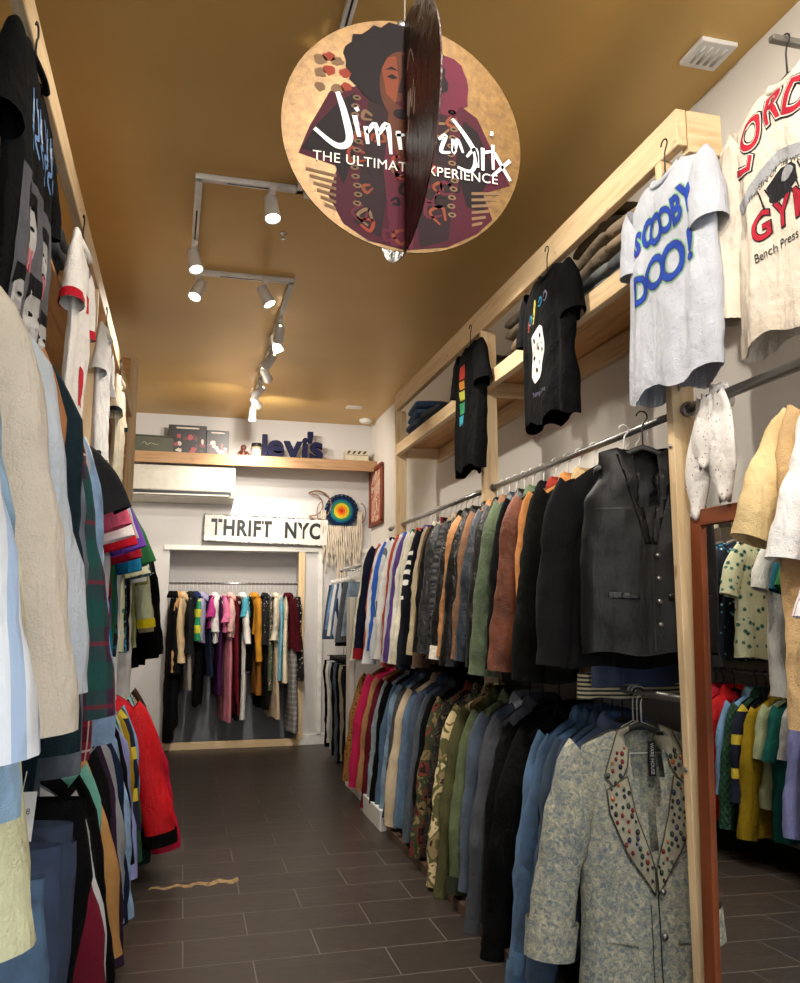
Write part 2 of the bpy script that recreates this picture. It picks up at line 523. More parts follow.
PROFS = {
    'tee':    [(0, .205), (.18, .225), (.4, .235), (1, .245)],
    'shirt':  [(0, .21), (.2, .225), (.5, .235), (1, .25)],
    'jacket': [(0, .225), (.2, .245), (.6, .255), (1, .265)],
    'coat':   [(0, .225), (.15, .24), (.5, .255), (1, .29)],
    'dress':  [(0, .17), (.14, .2), (.3, .17), (.6, .22), (1, .28)],
    'vest':   [(0, .15), (.1, .145), (.26, .205), (.6, .225), (1, .225)],
}
def garment(name, cut, mat, loc, rz, seed=0, L=.7, sl=None, d=.055, smat=None, cuff=None, hem=None, splay=.09, collar=None, wide=1., amp=.012, slope=.58, wall=0, ysh=0., bend=0., hide_far=None, r1=None, cmat=None):
    root = empty(name, loc, (0, 0, rz))
    prof = [(a, x*wide) for a, x in PROFS[cut]]; ws = prof[0][1]
    rng = random.Random(seed)
    body_mesh(L, prof, d, seed, amp, slope=slope).build('body', mat, root)
    if sl is None: sl = {'tee': .17, 'shirt': .62, 'jacket': .64, 'coat': .66, 'dress': .0, 'vest': 0.}[cut]
    if sl > 0:
        short = sl < .3
        r0 = {'tee': .085, 'shirt': .08, 'jacket': .1, 'coat': .105, 'dress': .08}[cut]
        rr1 = r1 or (.07 if short else {'tee': .07, 'shirt': .05, 'jacket': .062, 'coat': .07, 'dress': .06}[cut])
        for sd in (-1, 1):
            kw = dict(L=sl*(1+rng.uniform(-.03, .03)), r0=r0, r1=rr1, splay=(splay if sd != wall else min(splay, .02))*(1 if not short else 1.3), ysh=ysh+rng.uniform(-.05, .02)*(sl > .3), d=max(.034, d*.8), seed=seed, bend=bend+rng.uniform(-.02, .015), slope=slope, wr=.010 if not short else .007, n=18, rows=20)
            s = sleeve_mesh(sd, ws, **kw).build('sleeve', smat or mat, root)
            if cuff:
                sleeve_mesh(sd, ws, t0=.9, t1=1.0, grow=1.12, **dict(kw, rows=4, wr=.006)).build('cuff', cuff, s)
    if hem:
        hb = body_mesh(L, [(a, x*1.03) for a, x in prof], d*1.06, seed, amp, slope=slope)
        zc = -.10-L*.91
        hb.f = [f for f in hb.f if sum(hb.v[k][2] for k in f)/4 < zc]; hb.mi = [0]*len(hb.f)
        hb.build('hem_band', hem, root)
    c = collar or {'tee': 'rib', 'shirt': 'fold', 'jacket': 'fold', 'coat': 'fold', 'dress': 'none', 'vest': 'none'}[cut]
    if c == 'rib': rib_mesh().build('neckband', cmat or mat, root)
    elif c == 'fold': collar_mesh(h=.034 if cut == 'shirt' else .045, spread=.022 if cut == 'shirt' else .035).build('collar', cmat or mat, root)
    elif c == 'stand': collar_mesh(h=.05, standing=True).build('collar', cmat or mat, root)
    elif c == 'hood':
        b = MB(); rings = []
        for i in range(9):
            t = i/8; a = -pi*.15+pi*1.1*t
            rings.append([(.105*cos(2*pi*k/16)*(.5+.5*sin(pi*t)), .05+.05*cos(a)+.03*sin(2*pi*k/16), -.13+.03*sin(a)+.05*sin(2*pi*k/16)*.6-.02) for k in range(16)])
        b.loft(rings, cap=True); b.build('hood', cmat or mat, root)
    return root

def trousers(name, mat, loc, rz, seed=0, L=.95, w=.2, z0=-.13, d=.04, wb=None, flare=1.):
    root = empty(name, loc, (0, 0, rz)); rng = random.Random(seed); so = rng.uniform(0, 40)
    b = MB(); rings = []
    for i in range(5):
        z = z0-.045*i/4
        rings.append([(w*math.copysign(abs(cos(a))**.7, cos(a)), d*.8*sin(a), z) for a in [2*pi*k/28 for k in range(28)]])
    b.loft(rings); b.build('waistband', wb or mat, root)
    for sd in (-1, 1):
        b = MB(); rings = []
        for i in range(23):
            t = i/22
            cx = sd*(w*.5+.004+(.02*flare-.01)*t); rw = (w*.5+.012*sin(pi*min(1, t*3)))*(1-.22*min(1, t*1.7)+.25*(flare-1)*t); rd = d*(1+.25*sin(pi*min(1, t*3)))*(1-.1*t)
            ring = []
            for k in range(20):
                a = 2*pi*k/20
                x = cx+rw*math.copysign(abs(cos(a))**.8, cos(a)); y = rd*sin(a); z = z0-.03-(L-.03)*t
                wn = noise.noise(Vector((x*9+so, y*9, z*7)))*.012+noise.noise(Vector((x*22+so, y*9, z*20)))*.006
                ring.append((x+wn*cos(a), y+wn*sin(a)+.008*sin(8*x/w+t*3+so)*t, z))
            rings.append(ring)
        b.loft(rings); b.build('leg', mat, root)
    return root

def skirt(name, mat, loc, rz, seed=0, L=.5, w=.17, z0=-.13, d=.03, flare=1.4):
    root = empty(name, loc, (0, 0, rz)); so = seed*1.7
    b = MB(); b.loft([[(w*math.copysign(abs(cos(a))**.7, cos(a))*1.01, d*sin(a)*1.04, z0-z) for a in [2*pi*k/28 for k in range(28)]] for z in (0, .02, .04)])
    b.build('waistband', mat, root)
    b = MB(); rings = []
    for i in range(13):
        t = i/12; ring = []
        for k in range(36):
            a = 2*pi*k/36; ww = w*(1+(flare-1)*t**.8)
            x = ww*math.copysign(abs(cos(a))**.8, cos(a)); y = d*(1+1.*t)*sin(a); z = z0-.03-L*t
            y += t*.012*sin(7*x/w+so)+noise.noise(Vector((x*9+so, y*9, z*9)))*.008
            ring.append((x, y, z))
        rings.append(ring)
    b.loft(rings); b.build('panel', mat, root)
    return root

# hangers: shared mesh data
def hanger_mesh(kind):
    b = MB(); hk = [(.0, .0, -.085), (0, 0, -.035)]
    hk += [(.016*sin(a), 0, .0-.016*cos(a)) for a in [radians(x) for x in range(0, 271, 30)]]
    hk = [(0, 0, -.115), (0, 0, -.045), (.003, 0, -.028)]+[(.020*cos(a), 0, .0+.020*sin(a)) for a in [radians(x) for x in range(-60, 200, 26)]]
    b.tube(hk, .003, 6, mi=0)
    if kind == 'wire':
        b.tube([(0, 0, -.112), (.05, 0, -.13), (.18, 0, -.21), (.185, 0, -.22), (.17, 0, -.225), (-.17, 0, -.225), (-.185, 0, -.22), (-.18, 0, -.21), (-.05, 0, -.13), (0, 0, -.112)], .0022, 6)
    elif kind == 'clip':
        b.tube([(-.17, 0, -.115), (.17, 0, -.115)], .004, 6); 
        for x in (-.13, .13): b.box((x, 0, -.135), (.03, .02, .05))
    else:
        rings = []
        for i in range(17):
            u = -1+2*i/16; x = .18*u; z = -.115-.09*abs(u)**1.2
            w, h = .006+.006*abs(u), .011+.004*abs(u)
            rings.append([(x, w*cos(a), z+h*sin(a)) for a in [2*pi*k/10 for k in range(10)]])
        b.loft(rings, cap=True)
    return b
HM = {}
def hanger(kind, color, loc, rz, label, group):
    key = (kind, color)
    if key not in HM:
        o = hanger_mesh(kind).build('clothes_hanger', {'white': M['whang'], 'black': M['black'], 'wire': M['whang']}[color])
        HM[key] = o
    else:
        o = HM[key].copy(); COL.objects.link(o)
    o.location = loc; o.rotation_euler = (0, 0, rz)
    tag(o, label, 'hanger', group); return o

# ------------------------------------------------------------------ room shell
Y0, YB, XL, XR, ZC = -2.2, 9.3, -.86, 2.05, 3.58
struct(boxo('floor', XL-.1, XR+.1, Y0-.1, YB+.7, -.1, 0, M['floor'], bev=0))
struct(boxo('ceiling', XL-.1, XR+.1, Y0-.1, YB+.7, ZC, ZC+.1, M['ceil'], bev=0))
struct(boxo('wall_left', XL-.1, XL, Y0-.1, YB+.7, 0, ZC, M['wall'], bev=0))
struct(boxo('wall_right', XR, XR+.1, Y0-.1, YB+.7, 0, ZC, M['wall'], bev=0))
# back wall with an alcove for the dress rail
b = MB()
NX0, NX1, NZ = -.16, 1.25, 2.09
def bb(mb, x0, x1, y0, y1, z0, z1, mi=0): mb.box(((x0+x1)/2, (y0+y1)/2, (z0+z1)/2), (x1-x0, y1-y0, z1-z0), mi=mi)
bb(b, XL, NX0, YB, YB+.1, 0, ZC); bb(b, NX1, XR, YB, YB+.1, 0, ZC); bb(b, NX0, NX1, YB, YB+.1, NZ, ZC)
bb(b, XL, XR, YB+.36, YB+.44, 0, ZC)
bb(b, NX0-.05, NX0, YB+.1, YB+.36, 0, NZ+.05); bb(b, NX1, NX1+.05, YB+.1, YB+.36, 0, NZ+.05); bb(b, NX0, NX1, YB+.1, YB+.36, NZ, NZ+.05)
struct(b.build('wall_back', M['wallb'], smooth=False))
# front wall: a shop window behind the camera lets the daylight in
b = MB(); bb(b, XL, XR, Y0-.1, Y0, 0, .4); bb(b, XL, XR, Y0-.1, Y0, 2.9, ZC); bb(b, XL, XL+.12, Y0-.1, Y0, .4, 2.9); bb(b, XR-.12, XR, Y0-.1, Y0, .4, 2.9)
struct(b.build('wall_front', M['wall'], smooth=False))
b = MB()
for x in (XL+.12, .55, XR-.18): bb(b, x, x+.06, Y0-.08, Y0-.02, .4, 2.9)
for z in (.4, 2.84): bb(b, XL+.18, XR-.18, Y0-.08, Y0-.02, z, z+.06)
w1 = struct(b.build('window_1', M['black'], smooth=False))
gl = NT('window_glass', .02); gl.b.inputs['Transmission Weight'].default_value = 1.; gl.b.inputs['IOR'].default_value = 1.02
b = MB(); bb(b, XL+.18, .55, Y0-.055, Y0-.049, .46, 2.84); bb(b, .61, XR-.18, Y0-.055, Y0-.049, .46, 2.84)
b.build('pane', gl.m, w1, smooth=False)
# skirting, alcove trim, step
struct(boxo('baseboard_back', NX1+.02, XR, YB-.02, YB, 0, .11, M['white']))
struct(boxo('trim_1', NX0-.06, XR, YB-.03, YB, NZ, NZ+.05, M['white']))           # white ledge under the sign
struct(boxo('trim_2', NX0, NX1+.02, YB-.05, YB+.02, .0, .07, M['px']))              # board at the alcove foot
struct(boxo('trim_3', NX0, NX1, YB+.335, YB+.358, 0, .75, M['wain']))                  # grey lower panel inside the alcove
struct(boxo('trim_4', 1.23, 1.30, YB-.03, YB+.01, .07, NZ, M['pz']))                  # pine jamb
struct(boxo('trim_5', 1.45, 1.50, YB-.03, YB, .11, NZ, M['white']))
# low white half wall that carries the far end of the right racks, with stepped base
b = MB(); bb(b, 1.40, XR, 6.98, 7.08, 0, 1.55); bb(b, 1.36, 1.40, 6.96, 7.10, 0, 1.55)
struct(b.build('wall_half', M['wall'], smooth=False))
struct(boxo('trim_6', 1.30, 1.42, 5.56, 6.18, 0, .13, M['white'])); struct(boxo('trim_7', 1.36, 1.45, 6.19, 6.95, 0, .15, M['white']))
struct(boxo('trim_8', 1.33, 1.37, 3.0, 5.5, 0, .05, pine('Y', '#5a4636', '#483628')))

# ------------------------------------------------------------------ pine racks and shelves
# right rack
t = empty('pine_rack', (1.69, 4.6, 0))
tag(t, 'long pine frame with overhead plywood shelf along the right wall', 'rack')
def part(name, x0, x1, y0, y1, z0, z1, m, root):
    lx, ly, lz = root.location
    b = MB(); b.box(((x0+x1)/2-lx, (y0+y1)/2-ly, (z0+z1)/2-lz), (x1-x0, y1-y0, z1-z0), bev=.003)
    o = b.build(name, m, root); auto_smooth(o); return o
RPY = (2.55, 4.47, 6.53)
for y in RPY:
    part('post', 1.645, 1.735, y-.02, y+.02, 0, 3.07, M['pz'], t)
part('top_beam', 1.645, 1.685, 2.42, 6.56, 3.07, 3.21, M['py'], t)
part('end_plate', 1.69, 1.83, 2.42, 2.46, 3.05, 3.21, M['px'], t)
part('shelf_board', 1.69, 2.05, 2.5, 6.56, 2.77, 2.79, M['ply'], t)
part('shelf_beam', 1.65, 1.69, 2.6, 6.56, 2.70, 2.79, M['py'], t)
part('wall_beam', 2.01, 2.05, 2.5, 6.56, 2.66, 2.765, M['py'], t)
for y in (2.5, 4.47, 6.50):
    part('cross_beam', 1.74, 2.01, y, y+.04, 2.68, 2.765, M['px'], t)
part('foot_rail', 1.66, 1.72, 2.58, 4.43, 0.0, .06, M['py'], t)
for z in (.9, 2.0):
    b = MB(); b.tube([(1.644-1.69, 2.55-4.6, z), (1.64-1.69, 2.55-4.6, z)], .008, 10); b.build('screw', M['steel'], t)
# left rack
t = empty('pine_rack', (-.48, 4., 0))
tag(t, 'pine frame with overhead shelf and plywood partitions along left wall', 'rack')
part('top_beam', -.475, -.44, .5, 6.75, 2.93, 3.03, M['py'], t)
part('shelf_board', XL, -.48, .5, 6.7, 2.60, 2.62, M['ply'], t)
part('shelf_beam', -.49, -.455, .5, 2.5, 2.52, 2.62, M['py'], t)
for y in (4.45, 6.62):
    part('cross_beam', XL, -.48, y, y+.04, 2.70, 2.80, M['px'], t)
part('partition', XL, -.50, 4.5, 4.518, 0.9, 2.6, M['plyx'], t)
part('partition', XL, -.47, 6.64, 6.66, 0.9, 3.4, M['plyx'], t)
for y in (4.0, 6.68): part('post', -.50, -.41 if y > 5 else -.44, y-.02, y+.02, 0, 2.93 if y < 5 else 3.4, M['pz'], t)
part('foot_rail', -.50, -.44, .5, 3.98, .0, .06, M['py'], t)
part('back_panel', XL, XL+.012, .5, 2.2, 2.62, 3.5, plain('#a9a39b', .6), t)
# back shelf
t = empty('wall_shelf', (.7, 9.1, 3.02)); tag(t, 'long wooden shelf high across the back wall', 'shelf')
part('board', XL, XR, 8.98, 9.3, 3.075, 3.10, M['px'], t)
part('fascia', XL, XR, 8.96, 8.985, 2.98, 3.10, pine('X', '#a98560', '#94704c'), t)
# picture wall right end pier
# rails ---------------------------------------------------------
def rail(x, y0, y1, z, label, ax='Y', r=.014, m=None):
    o = empty('clothes_rail', (x, y0, z)); tag(o, label, 'rail')
    b = MB(); e = (0, y1-y0, 0) if ax == 'Y' else (y1-y0, 0, 0)
    b.tube([(0, 0, 0), tuple(c*.5 for c in e), e], r, 14); b.build('tube', m or M['steel'], o)
    for k in (0, 1):
        b = MB(); c = Vector(e)*k; dv = Vector((0, .008, 0)) if ax == 'Y' else Vector((.008, 0, 0))
        b.tube([c-dv, c+dv], r*1.5, 16); b.build('flange', M['steel'], o)
    return o
ZU, ZL = 2.13, 1.12
rail(1.70, .3, 2.52, ZU, 'thick grey steel rail right of the near post, scarf tied round it', r=.018)
rail(1.70, 2.58, 4.44, ZU, 'upper right steel rail between the first and second pine posts')
rail(1.70, 4.50, 6.90, ZU, 'upper right steel rail beyond the second pine post')
rail(1.70, 2.58, 4.44, ZL, 'lower right steel rail nearest the camera, denim blazer at its end')
rail(1.70, 4.50, 6.90, ZL, 'lower right steel rail beyond the second pine post')
rail(-.54, .3, 6.60, ZU, 'upper left steel rail holding shirts and flannels')
rail(-.54, .5, 6.60, ZL, 'lower left steel rail holding jeans and the red jacket')
rb = empty('clothes_rail', (NX0, YB+.02, 1.735)); tag(rb, 'thin dark rail across the alcove holding dresses and coats', 'rail')
rb.location = (NX0, YB+.06, 1.735)
b = MB(); b.tube([(0.005, 0, 0), (NX1-NX0-.005, 0, 0)], .012, 12); b.build('tube', M['steel'], rb)
for z, l in ((1.86, 'short upper rail for denim skirts in the back right corner'), (1.10, 'short lower rail for trousers in the back right corner')):
    o = rail(1.62, 7.3, 8.75, z, l)
    for y in (.12, 1.33):
        b = MB(); b.tube([(0, y, 0), (.42, y, 0)], .01, 8); b.build('bracket', M['steel'], o)

# ------------------------------------------------------------------ populate rails
ALLG = []
def populate(rname, x, z, y0, y1, items, facing='Y', group=None, jit=.07, hk='black', xj=.0):
    n = len(items); prev = None; seen = set()
    for i, it in enumerate(items):
        look, nm, cut, mat = it[:4]; o = dict(it[4]) if len(it) > 4 else {}
        assert look not in seen, look
        seen.add(look)
        s = o.pop('at', None); pos = y0+(y1-y0)*i/max(1, n-1) if s is None else s
        seed = abs(hash_(rname+look)) % 9973; rng = random.Random(seed)
        rz = o.pop('rz', rng.uniform(-jit, jit)) ; dx = o.pop('dx', 0.)
        hkc = o.pop('hk', hk)
        if facing == 'Y':
            for py in ((2.55, 4.47, 6.53) if x > 0 else (4.0,)):
                if abs(pos-py) < .075: pos = py+math.copysign(.075, pos-py)
            if cut not in ('trousers', 'skirt'): o.setdefault('wall', 1 if x > 0 else -1)
            loc = (x+dx, pos, z)
        else: loc = (pos, x, z); rz += pi/2
        if cut == 'trousers': g = trousers(nm, mat, loc, rz, seed, **o)
        elif cut == 'skirt': g = skirt(nm, mat, loc, rz, seed, **o)
        else: g = garment(nm, cut, mat, loc, rz, seed, **o)
        g.location.z -= .03
        where = f'just behind the {prev}' if facing == 'Y' else f'right of the {prev}'
        lab = f'{look}, {rname}, {where}' if prev else f'{look}, {rname}, ' + ('nearest the camera' if facing == 'Y' else 'leftmost')
        tag(g, lab, CATS.get(nm, nm.replace('_', ' ')), None)
        kind = 'clip' if cut in ('trousers', 'skirt') else ('wire' if hkc == 'wire' else 'shaped')
        colr = {'wire': 'wire', 'white': 'white', 'black': 'black'}[hkc]
        desc = {'wire': 'thin wire hanger', 'white': 'white plastic hanger', 'black': 'black plastic hanger'}[hkc]
        hanger(kind, colr, (loc[0], loc[1], loc[2]), rz, f'{desc} holding the {look}, {rname}', None)
        prev = look
        ALLG.append(g)
def hash_(s):
    h = 5381
    for ch in s: h = (h*33+ord(ch)) & 0x7fffffff
    return h
CATS = {'t_shirt': 't-shirt', 'leather_jacket': 'jacket', 'denim_jacket': 'jacket', 'jacket': 'jacket', 'coat': 'coat', 'shirt': 'shirt', 'sweater': 'sweater', 'cardigan': 'cardigan',
        'trousers': 'trousers', 'jeans': 'jeans', 'skirt': 'skirt', 'dress': 'dress', 'flannel_shirt': 'shirt', 'leather_vest': 'vest', 'bomber_jacket': 'jacket', 'blazer': 'blazer', 'hoodie': 'hoodie'}
C = cloth
far = dict(L=.95, sl=.82, splay=.13)
mid = dict(L=.82, sl=.70, splay=.12)
RU = [
 ('black suede jacket', 'jacket', 'jacket', leather('#0e0e11', .85, .4), dict(at=2.88, L=.78, wide=1.08, splay=.12, dx=-.05)),
 ('dark blue denim shirt', 'shirt', 'shirt', denim('#25365a'), dict(at=3.0, L=.86, sl=.55, splay=.03, wide=.9, dx=.07)),
 ('brown ribbed bomber jacket', 'bomber_jacket', 'jacket', C('#7a6048'), dict(at=3.1, L=.92, sl=.6, splay=.03, wide=.9, dx=.08, hem=stripes('#3b3a34', '#c9bfa0', 60, .5, 'Z'), cuff=stripes('#3b3a34', '#c9bfa0', 60, .5, 'Z'))),
 ('black shearling coat', 'coat', 'coat', C('#1c1e1a'), dict(at=3.22, L=.86, sl=.74, splay=.12, d=.07, cmat=fuzzy('#b39468', '#d8bd90'))),
 ('orange tan suede jacket', 'jacket', 'jacket', C('#b57a45'), dict(L=.8, at=3.36, sl=.6, splay=.08)),
 ('rust brown leather jacket', 'leather_jacket', 'jacket', leather('#6b4030', .5), dict(at=3.48, L=.8, sl=.72, splay=.13, cmat=C('#8c2c20'))),
 ('black wool blazer', 'blazer', 'jacket', C('#17171a'), dict(at=3.61, **mid)),
 ('green suede coat', 'coat', 'coat', leather('#54624a', .7), dict(at=3.75, L=.84, sl=.72, splay=.14, d=.065)),
 ('plain black leather jacket', 'leather_jacket', 'jacket', leather('#141416'), dict(at=3.88, **mid)),
 ('blue grey leather jacket', 'leather_jacket', 'jacket', leather('#38424c'), dict(at=3.99, **mid)),
 ('brown fringed jacket', 'jacket', 'jacket', leather('#7d5a40', .7), dict(at=4.10, **mid)),
 ('glossy black leather coat', 'leather_jacket', 'coat', leather('#121214', .28), dict(at=4.20, L=.85, sl=.72, splay=.13)),
 ('tan leather jacket', 'leather_jacket', 'jacket', leather('#a5744a', .5), dict(at=4.30, **mid)),
 ('black leather jacket with cream trim', 'leather_jacket', 'jacket', leather('#161618', .3), dict(at=4.38, L=.8, sl=.72, splay=.14, cuff=fuzzy('#d8cfb8', '#f0e8d6'), hem=fuzzy('#d8cfb8', '#f0e8d6'))),
 ('quilted black jacket', 'jacket', 'jacket', quilt('#18181a'), dict(at=4.58, **mid)),
 ('dark grey leather jacket', 'leather_jacket', 'jacket', leather('#2b2c2c', .4), dict(at=4.70, **mid)),
 ('black bomber jacket', 'bomber_jacket', 'jacket', C('#151518', rough=.6), dict(at=4.81, **mid)),
 ('brown jacket with beige shoulders', 'jacket', 'jacket', C('#5c4534'), dict(at=4.92, L=.88, sl=.76, cmat=C('#b5a68a'))),
 ('beige knit cardigan', 'cardigan', 'shirt', C('#a89a7c'), dict(at=5.03, L=.85, sl=.74, splay=.12)),
 ('dark navy cardigan', 'cardigan', 'shirt', C('#171c2c'), dict(at=5.13, **far)),
 ('navy nordic pattern knit', 'sweater', 'shirt', nordic(), dict(at=5.24, L=.95, sl=.84, splay=.14, collar='stand', cmat=C('#8a1f28'))),
 ('cream cable cardigan', 'cardigan', 'shirt', C('#e3dcc6'), dict(at=5.37, cuff=C('#d6cdb4'), **far)),
 ('off white sweatshirt', 'sweater', 'shirt', C('#dedbd0'), dict(at=5.48, collar='rib', **far)),
 ('purple sweater', 'sweater', 'shirt', C('#5c4284'), dict(at=5.59, **far)),
 ('pale grey sweatshirt', 'sweater', 'shirt', C('#c6c7ca'), dict(at=5.70, collar='rib', **far)),
 ('rust red pullover', 'sweater', 'shirt', C('#a8432f'), dict(at=5.80, **far)),
 ('white sweatshirt with green collar', 'sweater', 'shirt', C('#e8e6e0'), dict(at=5.92, cmat=C('#1e6a4c'), **far)),
 ('grey striped track top', 'sweater', 'shirt', stripes('#c9cccd', '#5e6670', 14, .3), dict(at=6.03, **far)),
 ('royal blue windbreaker', 'jacket', 'shirt', C('#2f62c4', rough=.6), dict(at=6.15, L=.85, sl=.78, splay=.13)),
 ('white nylon windbreaker', 'jacket', 'shirt', C('#edeef0', rough=.6), dict(at=6.26, L=.95, sl=.85, splay=.14)),
 ('salmon red sweater', 'sweater', 'shirt', C('#b9584c'), dict(at=6.38, L=.9, sl=.8, splay=.12)),
 ('navy jacket with red cuffs', 'jacket', 'shirt', C('#232a44'), dict(at=6.56, L=.95, sl=.86, splay=.14, cuff=C('#a3202c'), hem=C('#a3202c'))),
 ('ivory zip cardigan', 'cardigan', 'shirt', C('#ebe5cf'), dict(at=6.70, L=.92, sl=.84, splay=.15)),
]
populate('upper right rail', 1.70, ZU, 2.86, 6.7, RU, hk='wire')
lw = dict(L=.86, sl=.76, splay=.13, d=.07)
RL = [
 ('indigo denim jacket', 'denim_jacket', 'jacket', denim('#2c4060'), dict(at=3.06, L=.8, sl=.72, d=.05)),
 ('dark blue denim jacket', 'denim_jacket', 'jacket', denim('#2c445f'), dict(at=3.14, L=.86, sl=.80, splay=.13)),
 ('mid blue denim jacket', 'denim_jacket', 'jacket', denim('#3f6085'), dict(at=3.22, L=.9, sl=.82, splay=.15, cuff=denim('#557ba3'))),
 ('bright blue denim jacket', 'denim_jacket', 'jacket', denim('#4c7096'), dict(at=3.31, L=.92, sl=.84, splay=.17, cuff=denim('#4c7096'), hem=denim('#4c7096'))),
 ('big black padded parka', 'jacket', 'coat', C('#17171a', rough=.7), dict(at=3.46, L=.97, sl=.9, splay=.17, d=.1, wide=1.05, amp=.02)),
 ('black hooded anorak', 'jacket', 'coat', C('#1c1c1f', rough=.7), dict(at=3.64, L=.95, sl=.85, splay=.14, d=.08, collar='hood')),
 ('charcoal grey jacket', 'jacket', 'coat', C('#494c52'), dict(at=3.82, L=.95, sl=.88, splay=.16, d=.085)),
 ('sherpa collared denim jacket', 'denim_jacket', 'jacket', denim('#3c4b5e'), dict(at=3.98, cmat=fuzzy('#8c8f96', '#bfc2c8'), **lw)),
 ('olive nylon bomber', 'bomber_jacket', 'jacket', C('#5c6648', rough=.5), dict(at=4.13, cuff=C('#3c4330'), L=.84, sl=.78, splay=.15, d=.08)),
 ('olive field jacket', 'jacket', 'coat', C('#4d4c2e'), dict(at=4.28, L=.95, sl=.84, splay=.15, d=.075)),
 ('desert camouflage jacket', 'jacket', 'coat', camo(('#3a2f22', '#8d7a56', '#5c5a38', '#cbb88c', '#7a5a3c'), 11), dict(at=4.41, L=.92, sl=.84, splay=.16, d=.07)),
 ('black printed jacket', 'jacket', 'jacket', camo(('#141414', '#2f2a24', '#141414', '#5a4a38'), 22), dict(at=4.56, **lw)),
 ('woodland camouflage jacket', 'jacket', 'jacket', camo(('#2a1c18', '#6b2f26', '#37402a', '#7b6a44', '#1c1814'), 14), dict(at=4.70, L=.88, sl=.8, splay=.16, d=.07)),
 ('black cotton jacket', 'jacket', 'jacket', C('#19191c'), dict(at=4.85, **lw)),
 ('charcoal denim jacket', 'denim_jacket', 'jacket', denim('#39424a'), dict(at=4.98, cuff=denim('#454f57'), **lw)),
 ('navy denim jacket', 'denim_jacket', 'jacket', denim('#28364e'), dict(at=5.11, **lw)),
 ('faded blue denim jacket', 'denim_jacket', 'jacket', denim('#4f6a86'), dict(at=5.24, **lw)),
 ('cream canvas jacket', 'jacket', 'jacket', C('#c9b798'), dict(at=5.38, L=.86, sl=.78, splay=.16, d=.07)),
 ('black denim jacket', 'denim_jacket', 'jacket', denim('#22262b'), dict(at=5.52, **lw)),
 ('light blue denim jacket', 'denim_jacket', 'jacket', denim('#7d97ae'), dict(at=5.65, **lw)),
 ('blue denim trucker jacket', 'denim_jacket', 'jacket', denim('#3f5f80'), dict(at=5.78, **lw)),
 ('black cord jacket', 'jacket', 'jacket', C('#1b1b1d'), dict(at=5.90, **lw)),
 ('pale washed denim jacket', 'denim_jacket', 'jacket', denim('#91a3ad'), dict(at=6.02, **lw)),
 ('dark red jacket', 'jacket', 'jacket', C('#7d1a2c'), dict(at=6.18, L=.9, sl=.82, splay=.16, d=.07)),
 ('light tan jacket', 'jacket', 'jacket', C('#c08e62'), dict(at=6.34, **lw)),
 ('hot pink jacket', 'jacket', 'jacket', C('#d42a5c'), dict(at=6.54, L=.84, sl=.76, splay=.16, d=.07)),
 ('leopard print fur coat', 'coat', 'coat', spots('#a5763e', '#2b1a10', '#6b4420', 45, .3), dict(at=6.74, L=.84, sl=.76, splay=.17, d=.08, cmat=fuzzy('#a5763e', '#d0a060'))),
]
populate('lower right rail', 1.70, ZL, 2.86, 6.7, RL, hk='black')
ls = dict(L=.78, sl=.62, splay=.10, d=.055)
